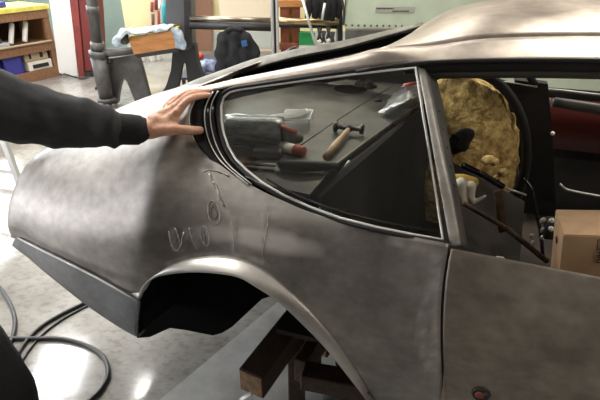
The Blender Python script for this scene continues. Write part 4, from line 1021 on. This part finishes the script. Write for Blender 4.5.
# rag draped
def rag(pts, name, m, label, amp=.03, thick=.004):
    bm = bmesh.new(); g = patch(pts, 6, 6)
    for v in g.verts: v.co += Vector((noise.noise(v.co*14), noise.noise(v.co*14+Vector((5, 0, 0))), noise.noise(v.co*16+Vector((0, 9, 0)))))*amp
    o = obj(name, sheet(g, (0, -1, 1), thick), m); tag(o, label, 'rag'); return o
rag([[c(113, 44, Yk-.05), c(115, 36, Yk-.05), c(121, 30, Yk), c(128, 29, Yk+.2)], [c(117, 47, Yk-.05), c(120, 35, Yk-.08), c(128, 30.5, Yk-.05), c(134, 28.5, Yk+.2)], [c(124, 36, Yk-.05), c(130, 33, Yk-.06), c(138, 31, Yk), c(142, 27, Yk+.2)], [c(140, 35, Yk-.03), c(142, 33, Yk-.04), c(148, 31, Yk), c(152, 26, Yk+.2)], [c(152, 33, Yk-.03), c(156, 31, Yk-.03), c(160, 28, Yk), c(164, 24, Yk+.2)], [c(168, 30.5, Yk-.03), c(170, 29, Yk-.03), c(173, 27, Yk), c(176, 24, Yk+.2)]], 'blue_rag', RAG, 'pale blue rag draped over the orange wooden block')
rag([[c(170, 28, Yk-.005), c(172, 34, Yk-.005), c(174, 42, Yk-.005), c(176, 49, Yk-.005)], [c(178, 28, Yk-.06), c(180, 35, Yk-.08), c(182, 42, Yk-.07), c(183.5, 50, Yk-.06)], [c(181, 30, Yk-.06), c(184, 37, Yk-.07), c(186, 43, Yk-.07), c(186, 49, Yk-.06)]], 'grey_rag', mat('grey_blue_rag', (.3, .36, .42), .9, var=.3, vscale=20), 'grey rag hanging from the right end of the block', .012)
# far shelf with bottle and red things
shx = thing('wall_rack', 'narrow rack of hanging coloured tools on the cream wall', 'rack', tuple(PY(156, 60, 8.9)))
obj('board', slab([PY(149.5, -20, 8.9), PY(163, -20, 8.9), PY(163, 30, 8.9), PY(149.5, 30, 8.9)], (0, 1, 0), .04), CREAM, shx, smooth=False)
for i, (u0, v0, u1, v1, m_) in enumerate([(151, 2, 153, 12, REDPAP), (155, -4, 157, 10, REDC), (159, 0, 161, 9, WHITE), (152, 14, 154, 25, BROWN), (158, 11, 160, 24, REDPAP), (161, 6, 162.5, 26, GREYP)]):
    o = obj('hanging_tool', bar(PY((u0+u1)/2, v0, 8.84), PY((u0+u1)/2, v1, 8.84), .05, .03, .006, up=(0, 1, 0)), m_); tag(o, ['short red handled tool at the top left of the wall rack', 'long dark red tool at the top middle of the rack', 'white handled tool at the top right of the rack', 'brown handled tool at the lower left of the rack', 'red handled tool at the lower middle of the rack', 'long grey tool at the right edge of the rack'][i], 'tool', 'tools on the wall rack')
bt = thing('bottle', 'tall teal bottle beside the dark roller column', 'bottle', tuple(PY(167, 26, 6.0)))
TEALB = mat('teal_plastic', (.03, .3, .34), .35)
bb_ = PY(167, 25.5, 6.0)
sh_ = obj('shelf_bracket', box_bm(.22, .2, .02, Matrix.Translation(bb_-Vector((.0, 0, .01)))), IRON_D)
tag(sh_, 'small dark shelf plate under the teal bottle', 'shelf')
obj('body', lathe([(.03, 0), (.042, .01), (.042, .2), (.02, .26)], Matrix.Translation(bb_), 18), TEALB, bt); obj('cap', lathe([(.02, 0), (.02, .05), (.015, .06)], Matrix.Translation(bb_+Vector((0, 0, .255))), 14), WHITE, bt)
for i, (u, v, r) in enumerate([(153, 57, .05), (158.5, 56, .05), (143, 57, .06)]):
    p_ = PF(u, v+4, 0); o = obj('white_canister', lathe([(r*.9, 0), (r, .01), (r, .2), (r*.5, .24), (r*.5, .27)], Matrix.Translation(p_), 16), WHITE); tag(o, ['left white canister on the far floor below the wooden block', 'right white canister on the far floor below the wooden block', 'wider white canister on the far floor near the arched leg'][i], 'canister', 'white canisters on the floor')

# ================================================================== SLIP ROLLING MACHINE
sr = thing('rolling_machine', 'sheet metal rolling machine with long steel rolls and dark iron column', 'machine', tuple(PY(180, 95, 5.5)))
Y5 = 5.45
COLM = mat('column_grey', (.11, .11, .12), .5, .3)
obj('column', slab([PY(165.5, -30, Y5), PY(189.5, -30, Y5), PY(191, 48, Y5), PY(187, 50, Y5), PY(166.5, 49, Y5)], (0, 1, 0), .3), COLM, sr, smooth=False)
obj('column_edge', slab([PY(183, -30, Y5-.02), PY(189.8, -30, Y5-.02), PY(192, 47, Y5-.02), PY(185, 48, Y5-.02)], (0, 1, 0), .03), IRON_D, sr, smooth=False)
lgp = [(173, 46), (195, 45), (197, 60), (201, 75), (207, 96), (193, 100), (188, 84), (185.5, 64), (183, 62), (181.5, 66), (179, 80), (176, 96), (158, 100), (166, 86), (171, 70)]
obj('leg_casting', slab([PY(u, v, Y5+.02) for u, v in lgp], (0, 1, 0), .14), IRON_D, sr, smooth=False)
obj('roll', tube([PY(190, 18.3, Y5), PY(272, 20.5, Y5)], .028, n=16), ROLLM, sr)
obj('roll', tube([PY(272, 20.5, Y5), PY(339, 22.3, Y5)], .034, n=16), mat('brass_roll', (.5, .36, .2), .3, .9), sr, label='warmer brass-coloured right end of the roll')
obj('roll', tube([PY(190, 25.5, Y5-.03), PY(272, 28, Y5-.03)], .036, n=16), IRON_D, sr)
obj('tie_bar', tube([PY(190, 23, Y5+.08), PY(339, 27, Y5+.08)], .02, n=10), IRON_D, sr)
obj('end_column', slab([PY(337, -30, Y5), PY(342, -30, Y5), PY(343, 60, Y5), PY(338, 60, Y5)], (0, 1, 0), .25), IRON_D, sr, smooth=False)
obj('end_leg', slab([PY(338, 60, Y5), PY(343, 60, Y5), PY(343, 110, Y5), PY(330, 110, Y5)], (0, 1, 0), .25), IRON_D, sr, smooth=False)
# jacket hanging
jk = thing('jacket', 'black jacket with a small blue patch hanging from the rolls', 'jacket', tuple(PY(235, 50, 5.3)))
bm = bmesh.new(); YJ = 5.28
def jp(u, v, dy=0): return PY(u, v, YJ+dy)
for (u, v, r) in [(230, 33, .06), (240, 34, .055), (225, 40, .07), (248, 42, .06), (222, 55, .07), (236, 50, .08), (252, 52, .06), (222, 68, .065), (238, 66, .075), (252, 60, .05), (226, 80, .07), (242, 76, .06)]: ball(jp(u, v), r, bm, (1.2, .6, 1.3), 16)
for a_, b_ in (((224, 42), (221, 78)), ((235, 34), (236, 78)), ((246, 38), (256, 54)), ((230, 60), (244, 74)), ((244, 52), (246, 74))): caps(jp(*a_), jp(*b_), .07, .06, bm, 12)
remesh('shell', bm, .014, mat('jacket_cloth', (.01, .011, .014), .85), jk, 5, lambda q_: .02*noise.noise(q_*9))
obj('collar', tube([jp(226, 31, -.03), jp(233, 29, -.05), jp(242, 31, -.03)], .022, n=8, sub=3), CLOTH2, jk)
obj('patch', slab([jp(241, 41, -.09), jp(246.5, 40, -.09), jp(247.5, 46, -.09), jp(242, 47, -.09)], (0, 1, 0), .01), mat('blue_patch', (.03, .1, .25), .7), jk, smooth=False)
# things behind
YW = 7.2
o = obj('blue_bundle', None or bmesh.new(), BLUE); bpy.data.objects.remove(o)
bm = bmesh.new(); chain([PY(199, 68, 6.4), PY(207, 66, 6.4), PY(216, 67, 6.4)], [.07, .09, .07], bm)
o = remesh('cloth_bundle', bm, .012, mat('blue_white_cloth', (.04, .07, .3), .8, col2=(.5, .55, .65), vscale=9), None, 3, lambda q_: .03*noise.noise(q_*12)); tag(o, 'blue and white cloth bundle lying left of the black jacket', 'cloth')
sk = obj('red_sack', None or bmesh.new(), REDC); bpy.data.objects.remove(sk)
zt_ = PY(205, 71, 6.5).z
bm = bmesh.new(); chain([PF(196.5, 56, zt_+.035), PF(201, 56, zt_+.035)], [.05, .045], bm); o = remesh('red_cap', bm, .01, mat('bright_red', (.55, .05, .03), .5), None, 2); tag(o, 'small bright red cap beside the dark iron leg', 'cap')
tb = thing('low_table', 'low dark table behind the rolls carrying cloth and cap', 'table', tuple(PY(215, 90, 6.6)))
pz_ = PY(205, 71, 6.5); zt_ = pz_.z
obj('top', box_bm(.9, 1.5, .03, T(pz_.x+.15, 6.95, zt_-.03), .004), mat('dark_top', (.05, .055, .07), .6), tb, smooth=False)
for sx_ in (-.4, .4):
    for sy_ in (-.3, .3): obj('leg', box_bm(.04, .04, max(.05, zt_-.04), T(pz_.x+.15+sx_, 6.6+sy_, (zt_-.04)/2)), IRON_D, tb, smooth=False)
# galvanised poles & rack
po = thing('conduit_post', 'pale galvanised twin post before the dark iron upright', 'post', tuple(PY(274, 95, 5.2)))
for u in (272.5, 277.5): obj('pipe', tube([Vector((PY(u, 30, 5.25).x, 5.25, 0)), Vector((PY(u, 30, 5.25).x, 5.25, 3.0))], .016, n=12), GALV, po)
obj('web', box_bm(.035, .02, 3.0, T(PY(275, 30, 5.3).x, 5.3, 1.5)), IRON_D, po, smooth=False)
obj('foot', box_bm(.16, .12, .012, T(PY(275, 30, 5.3).x, 5.27, .006), .003), GALV, po, smooth=False)
rk = thing('timber_rack', 'red-brown painted rack of upright boards beside the galvanised post', 'rack', tuple(PY(290, 95, 5.6)))
YR = 5.6
REDW = mat('red_brown_paint', (.25, .075, .04), .6, var=.2)
for u, m_, w_ in [(285, REDW, .1), (296, REDW, .09)]:
    x = PY(u, 30, YR).x; obj('post', box_bm(w_, .09, 2.2, T(x, YR, 1.1), .004), m_, rk, smooth=False)
for v, m_ in [(3.5, WOOD_BLOCK), (46, REDW)]:
    p_ = PY(290, v, YR-.06); obj('crossbar', box_bm(.32, .05, .07, T(p_.x, p_.y, p_.z), .004), m_, rk, smooth=False)
ym = mat('yellow_level', (.7, .5, .04), .5)
lv = obj('spirit_level', bar(PY(290.5, 7, YR+.02), PY(290, 44, YR+.02), .05, .03, .003, up=(0, 1, 0)), ym); tag(lv, 'yellow spirit level held upright in the red-brown rack', 'level')
# bundle of black straps / green pads / clamps
stp = thing('strap_bundle', 'bundle of black straps hanging over the brass-coloured roll', 'straps', tuple(PY(322, 18, 5.3)))
for i, (u, w_) in enumerate([(308, .04), (314, .05), (320, .05), (326, .05), (332, .05), (337, .04)]):
    a_, b_ = PY(u, -12, 5.33), PY(u+random.uniform(-1, 2), 18+random.uniform(-2, 2), 5.33)
    obj('strap', tube([a_, a_.lerp(b_, .5)+Vector((.02, -.03, 0)), b_], [w_, w_*1.1, w_*.7], n=10, sub=3), CLOTH2, stp)
for i, u in enumerate([302.5, 324]):
    a_, b_ = (PY(301, -6, 5.2), PY(316, 46, 5.2)) if i == 0 else (PY(325, 3, 5.2), PY(322, 20, 5.2))
    o = obj('metal_rod', tube([a_, b_], .014, n=8), GALV); 
    if i == 0: tag(o, 'long pale rod leaning across the green pad', 'rod')
    else: o.name = 'hook_rod'; o.parent = stp; o.matrix_parent_inverse = Matrix.Translation(stp.location).inverted()
gp = obj('green_pad', slab([PY(299, 32.5, 5.5), PY(315, 33, 5.5), PY(315, 45, 5.5), PY(299, 45, 5.5)], (0, 1, 0), .12), GREENF, smooth=False); tag(gp, 'bright green felt pad under the brass-coloured roll', 'pad')
for i, (u, v) in enumerate([(318, 36), (322, 39), (327, 35), (331, 40)]):
    t = thing('spring_clamp', ['leftmost white-tipped spring clamp beside the green pad', 'second white-tipped spring clamp from the green pad', 'third spring clamp from the green pad, set higher', 'spring clamp furthest right of the green pad'][i], 'clamp', tuple(PY(u, v, 5.3)), 'spring clamps by the green pad')
    a_, b_ = PY(u, v+4, 5.3), PY(u+3, v-8, 5.3)
    obj('arm', tube([a_, b_], .014, n=8), IRON_D, t); obj('arm', tube([a_+Vector((.03, 0, 0)), b_+Vector((-.03, 0, 0))], .014, n=8), IRON_D, t)
    obj('tip', tube([a_+Vector((0, 0, -.02)), a_+Vector((.03, 0, .0))], .02, n=8), GLOVE_W, t)
obj('machine_bed', box_bm(.46, .45, .12, T(PY(320, 44, 5.4).x, 5.4, PY(322, 45, 5.5).z-.06), .01), SKIRT, sr, smooth=False)
# ================================================================== GREEN GUILLOTINE
gm = thing('guillotine', 'large pale green sheet metal guillotine behind the roof', 'machine', tuple(PY(470, 110, 5.2)))
YG = 5.3
gx0, gx1 = PY(346, 20, YG).x, 4.4
ztop = PY(345, 22, YG).z
front = [Vector((gx0, YG, PY(340, 28, YG).z)), Vector((PY(347, 8, YG).x, YG, PY(345, 8, YG).z)), Vector((PY(352, -30, YG).x, YG, PY(352, -30, YG).z)), Vector((gx1, YG, PY(352, -30, YG).z)), Vector((gx1, YG, PY(340, 28, YG).z))]
obj('upper_beam', slab(front, (0, 1, 0), .3), GREENM, gm, smooth=False)
zb0 = PY(340, 29, YG).z
obj('blade_bar', box_bm(gx1-gx0, .08, .14, T((gx0+gx1)/2, YG+.0, zb0-.07), .004), IRON, gm, smooth=False)
obj('bed', box_bm(gx1-gx0, .7, .5, T((gx0+gx1)/2, YG+.15, zb0-.42), .01), GREENM, gm, smooth=False)
for x in (gx0+.1, gx1-.15): obj('leg', box_bm(.25, .6, zb0-.66, T(x, YG+.15, (zb0-.66)/2), .006), GREENM, gm, smooth=False)
for i in range(26):
    p_ = PY(346+i*6.2, 25.2+.08*i, YG); obj('bolt', lathe([(.011, 0), (.011, .008), (.006, .011)], Matrix.Translation((p_.x, YG, p_.z)) @ Matrix.Rotation(PI/2, 4, 'X'), 8), IRON, gm)
pl0 = PY(395, 9.8, YG-.01)
pt_ = obj('name_plate', box_bm(.40, .008, .058, T(pl0.x, YG-.006, pl0.z), .002), mat('plate', (.34, .34, .3), .5), gm, smooth=False)
text('plate_lettering', 'KINGSLAND', .03, T(pl0.x-.08, YG-.012, pl0.z+.012, 0, 0, PI/2), INK, pt_) if False else None
bm = bmesh.new()
xx = pl0.x-.185
for i in range(12):
    wv = random.uniform(.008, .014); box_bm(wv, .002, .013, T(xx, YG-.0112, pl0.z+.012), 0, bm); xx += wv+.004
xx = pl0.x-.02
for i in range(12):
    wv = random.uniform(.008, .013); box_bm(wv, .002, .013, T(xx, YG-.0112, pl0.z-.013), 0, bm); xx += wv+.004
obj('plate_lettering', bm, INK, pt_, smooth=False)
pp_ = tube([PY(340, -6, 5.2), PY(344, 10, 5.2), PY(343, 25, 5.2)], .012, n=8, sub=3)
o = obj('air_line', pp_, HOSE); tag(o, 'black air line hanging at the left end of the green guillotine', 'hose')
# ================================================================== PERSON
ps = thing('person', 'person in a black sweatshirt resting one hand on the car', 'person', (-.98, .95, 0))
bm = bmesh.new()
D = PD
sh = Vector((-.95, 1.10, 1.45)); shr = Vector((-1.06, .74, 1.46))
armp = [sh, D(-45, 96, 1.23), D(0, 108, 1.30), D(40, 118, 1.355), D(80, 124, 1.40), D(115, 128, 1.44), D(143, 129.5, 1.465)]
chain(armp, [.06, .052, .048, .045, .042, .034, .029], bm)
# hand
wr = D(150, 129, 1.47)
IDX = [D(177, 113, 1.462), D(188, 100.5, 1.462), D(199, 96.5, 1.48), D(208, 95.5, 1.497)]
MID = [D(175, 108, 1.478), D(188, 95.5, 1.478), D(200, 92.3, 1.498), D(210.5, 91, 1.515)]
RNG = [D(171, 106, 1.496), D(182, 95.5, 1.50), D(193, 91.5, 1.52), D(203, 90.5, 1.54)]
PNK = [D(166, 106.5, 1.513), D(174, 98.5, 1.522), D(183, 95, 1.54), D(190, 94.5, 1.555)]
THB = [D(160, 130, 1.452), D(175, 129.5, 1.452), D(189, 130.3, 1.465), D(200, 130.2, 1.483)]
chain([D(138, 129.5, 1.46), wr, D(158, 126, 1.468)], [.032, .032, .030], bm)
for f_, r_, off in ((IDX, .0105, 0), (MID, .0105, 2), (RNG, .010, 4), (PNK, .0088, 6)):
    chain([D(153, 124-off*.8, 1.465+off*.004), D(165, (124-off*.8+f_[0].z*0+118)/2-off*.3, 1.462+off*.006), f_[0]], [.019, .0165, r_*1.28], bm)
    chain(f_, [r_*1.22, r_*1.02, r_*.92, r_*.74], bm)
chain([D(153, 131, 1.465), THB[0], THB[1]], [.024, .021, .0165], bm)
chain(THB[1:], [.0165, .0150, .0128], bm)
chain([D(168, 122, 1.462), D(174, 119, 1.464), D(176, 114, 1.466)], [.018, .015, .012], bm)
chain([D(158, 122, 1.465), D(166, 124, 1.462), D(174, 126, 1.46)], [.026, .022, .014], bm)
chain([D(153, 121, 1.47), D(163, 115, 1.475), D(171, 111, 1.478)], [.022, .02, .016], bm)
for q_ in (IDX[0], MID[0], RNG[0]): ball(q_+Vector((0, -.003, .004)), .0125, bm)
# torso / head / legs (mostly outside the frame)
chain([Vector((-1.02, .92, .95)), Vector((-1.03, .93, 1.12)), Vector((-1.01, .93, 1.3)), Vector((-1.0, .92, 1.42))], [.14, .125, .14, .10], bm)
chain([sh, Vector((-1.0, .92, 1.45)), shr], [.065, .09, .065], bm)
chain([Vector((-1.0, .92, 1.45)), Vector((-.98, .93, 1.56))], [.06, .052], bm)
hc_ = Vector((-.95, .95, 1.68)); fdv = Vector((.86, .5, -.12)).normalized(); sdv = Vector((-.5, .86, 0)).normalized()
ball(hc_, .1, bm, (1, .8, 1.22), 24, Matrix.Rotation(math.atan2(fdv.y, fdv.x), 4, 'Z'))
ball(hc_+fdv*.04+Vector((0, 0, -.06)), .062, bm, seg=18)
tube([hc_+fdv*.09+Vector((0, 0, .02)), hc_+fdv*.118+Vector((0, 0, -.022))], [.008, .014], n=8, bm=bm)
ball(hc_+fdv*.094+Vector((0, 0, -.058)), .013, bm, (.8, 1.6, .6), 10)
for k in (-1, 1):
    ball(hc_+sdv*.083*k+Vector((0, 0, -.005)), .024, bm, (.9, .35, 1.3), 10, Matrix.Rotation(math.atan2(fdv.y, fdv.x), 4, 'Z'))
chain([shr, Vector((-1.08, .66, 1.2)), Vector((-.98, .66, .97))], [.055, .045, .03], bm)
hr = Vector((-.96, .66, .92))
chain([Vector((-.98, .66, .97)), hr], [.028, .032], bm)
for k, (dy, ln) in enumerate([(-.028, .075), (-.009, .085), (.01, .08), (.028, .06)]):
    chain([hr+Vector((.0, dy, -.02)), hr+Vector((.012, dy, -.055)), hr+Vector((.0, dy, -.03-ln))], [.010, .009, .007], bm)
chain([hr+Vector((.02, .02, 0)), hr+Vector((.045, .03, -.03)), hr+Vector((.045, .03, -.06))], [.013, .011, .009], bm)
HIPL, HIPR = Vector((-1.04, 1.01, .92)), Vector((-1.02, .83, .92))
KNL, KNR = Vector((-.885, 1.0, .52)), Vector((-1.08, .80, .50))
ANL, ANR = Vector((-.96, 1.0, .1)), Vector((-1.12, .78, .1))
for h_, k_, a_ in ((HIPL, KNL, ANL), (HIPR, KNR, ANR)):
    chain([h_, k_, a_], [.085, .055, .038], bm); chain([a_-Vector((.03, 0, .04)), a_+Vector((.14, 0, -.06))], [.04, .03], bm)
body = remesh('body', bm, .0042, SKIN, ps, 3)
# nails and knuckle creases
def nail(f_, r_):
    d = (f_[-1]-f_[-2]).normalized(); toc_ = (Vector((0, 0, H))-f_[-1]).normalized(); up2 = Vector((0, -.35, 1)); n = (up2-d*up2.dot(d)).normalized()
    bm = bmesh.new(); M = Matrix((d, n.cross(d), n)).transposed().to_4x4(); M.translation = f_[-1]+n*r_*.72+d*.001
    ball((0, 0, 0), 1, bm, (.0075, .0058, .0016), 12); bmesh.ops.transform(bm, matrix=M, verts=bm.verts); obj('fingernail', bm, NAIL, body)
for f_, r_ in ((IDX, .0085), (MID, .0085), (RNG, .0082), (PNK, .0072), (THB, .0105)): nail(f_, r_)
for k in (-1, 1):
    bm = bmesh.new(); ball(hc_+fdv*.083+sdv*.032*k+Vector((0, 0, .015)), .012, bm, seg=14); obj('eye', bm, WHITE, body)
    bm = bmesh.new(); ball(hc_+fdv*.0925+sdv*.0325*k+Vector((0, 0, .014)), .0045, bm, seg=10); obj('pupil', bm, INK, body)
obj('lips', tube([hc_+fdv*.101+sdv*k+Vector((0, 0, -.06)) for k in (-.022, -.01, 0, .01, .022)], [.002, .0045, .004, .0045, .002], n=8, sub=2), mat('lips', (.5, .2, .16), .5), body)
bm = bmesh.new(); ball(hc_-fdv*.012+Vector((0, 0, .035)), .106, bm, (1, .86, 1.02), 24, Matrix.Rotation(math.atan2(fdv.y, fdv.x), 4, 'Z'))
for v in list(bm.verts):
    if (v.co-hc_).dot(fdv) > .045 and v.co.z < hc_.z+.07: v.co -= fdv*.05
    if v.co.z < hc_.z-.03: v.co.z = hc_.z-.03
remesh('hair', bm, .007, HAIR, ps, 2, lambda q_: .004*noise.noise(q_*60))
# sweatshirt
bm = bmesh.new()
sl = [sh+Vector((0, 0, .0)), D(-45, 94, 1.23), D(0, 105.5, 1.30), D(22, 112, 1.33), D(45, 117.5, 1.36), D(64, 121, 1.38), D(82, 123.5, 1.40), D(98, 125, 1.42), D(112, 128, 1.44), D(119, 129, 1.447), D(130, 129.6, 1.456)]
chain(sl, [.09, .092, .091, .084, .079, .077, .071, .06, .053, .046, .0435], bm, 3, 16)
chain([Vector((-1.02, .92, .93)), Vector((-1.03, .92, 1.12)), Vector((-1.01, .93, 1.3)), Vector((-1.0, .92, 1.42))], [.165, .16, .165, .125], bm, 3, 20)
chain([sh, Vector((-1.0, .92, 1.46)), shr], [.09, .105, .09], bm, 3, 16)
chain([shr, Vector((-1.08, .66, 1.2)), Vector((-.99, .66, 1.0))], [.085, .07, .05], bm, 3, 14)
ang_l = (D(120, 129, 1.448)-D(60, 121, 1.38)).normalized()
def wrinkle(p_):
    t = (p_-sl[2]).dot(ang_l)
    w_ = 0
    for c_, a_, wd_ in ((.225, .010, .018), (.275, .011, .012), (.12, .008, .02), (.315, -.006, .01), (.03, .006, .03)):
        tt = t+.25*(p_.z-1.3)*1.0; w_ += a_*math.exp(-((tt-c_)/wd_)**2)
    return 1.5*w_*(0.35+.65*max(0, (noise.noise(p_*11)+.4)))+.004*noise.noise(p_*22)
remesh('sweatshirt', bm, .0065, CLOTH, ps, 3, wrinkle)
obj('cuff', tube([D(113, 128.2, 1.443), D(118, 128.9, 1.447), D(132, 129.6, 1.458), D(140, 130.2, 1.463), D(141, 130.3, 1.464)], [.044, .0475, .0465, .0445, .040], n=40, sub=2, cap=True), RIB, ps, label='ribbed sweatshirt cuff at the wrist')
# trousers, shoes
bm = bmesh.new()
chain([Vector((-1.01, .86, .93)), Vector((-1.01, .98, .93))], [.15, .15], bm)
for h_, k_, a_ in ((HIPL, KNL, ANL), (HIPR, KNR, ANR)):
    chain([h_, h_.lerp(k_, .5)+Vector((.02, 0, 0)), k_, k_.lerp(a_, .5), a_+Vector((0, 0, .02))], [.115, .105, .085, .078, .07], bm, 3, 16)
remesh('trousers', bm, .009, CLOTH2, ps, 3, lambda q_: .006*noise.noise(q_*12))
for a_ in (ANL, ANR):
    bm = bmesh.new(); chain([a_+Vector((-.05, 0, -.045)), a_+Vector((.05, 0, -.05)), a_+Vector((.17, 0, -.062))], [.05, .046, .036], bm)
    for v in bm.verts: v.co.z = max(v.co.z, .004)
    remesh('shoe', bm, .008, BLACK, ps, 2)
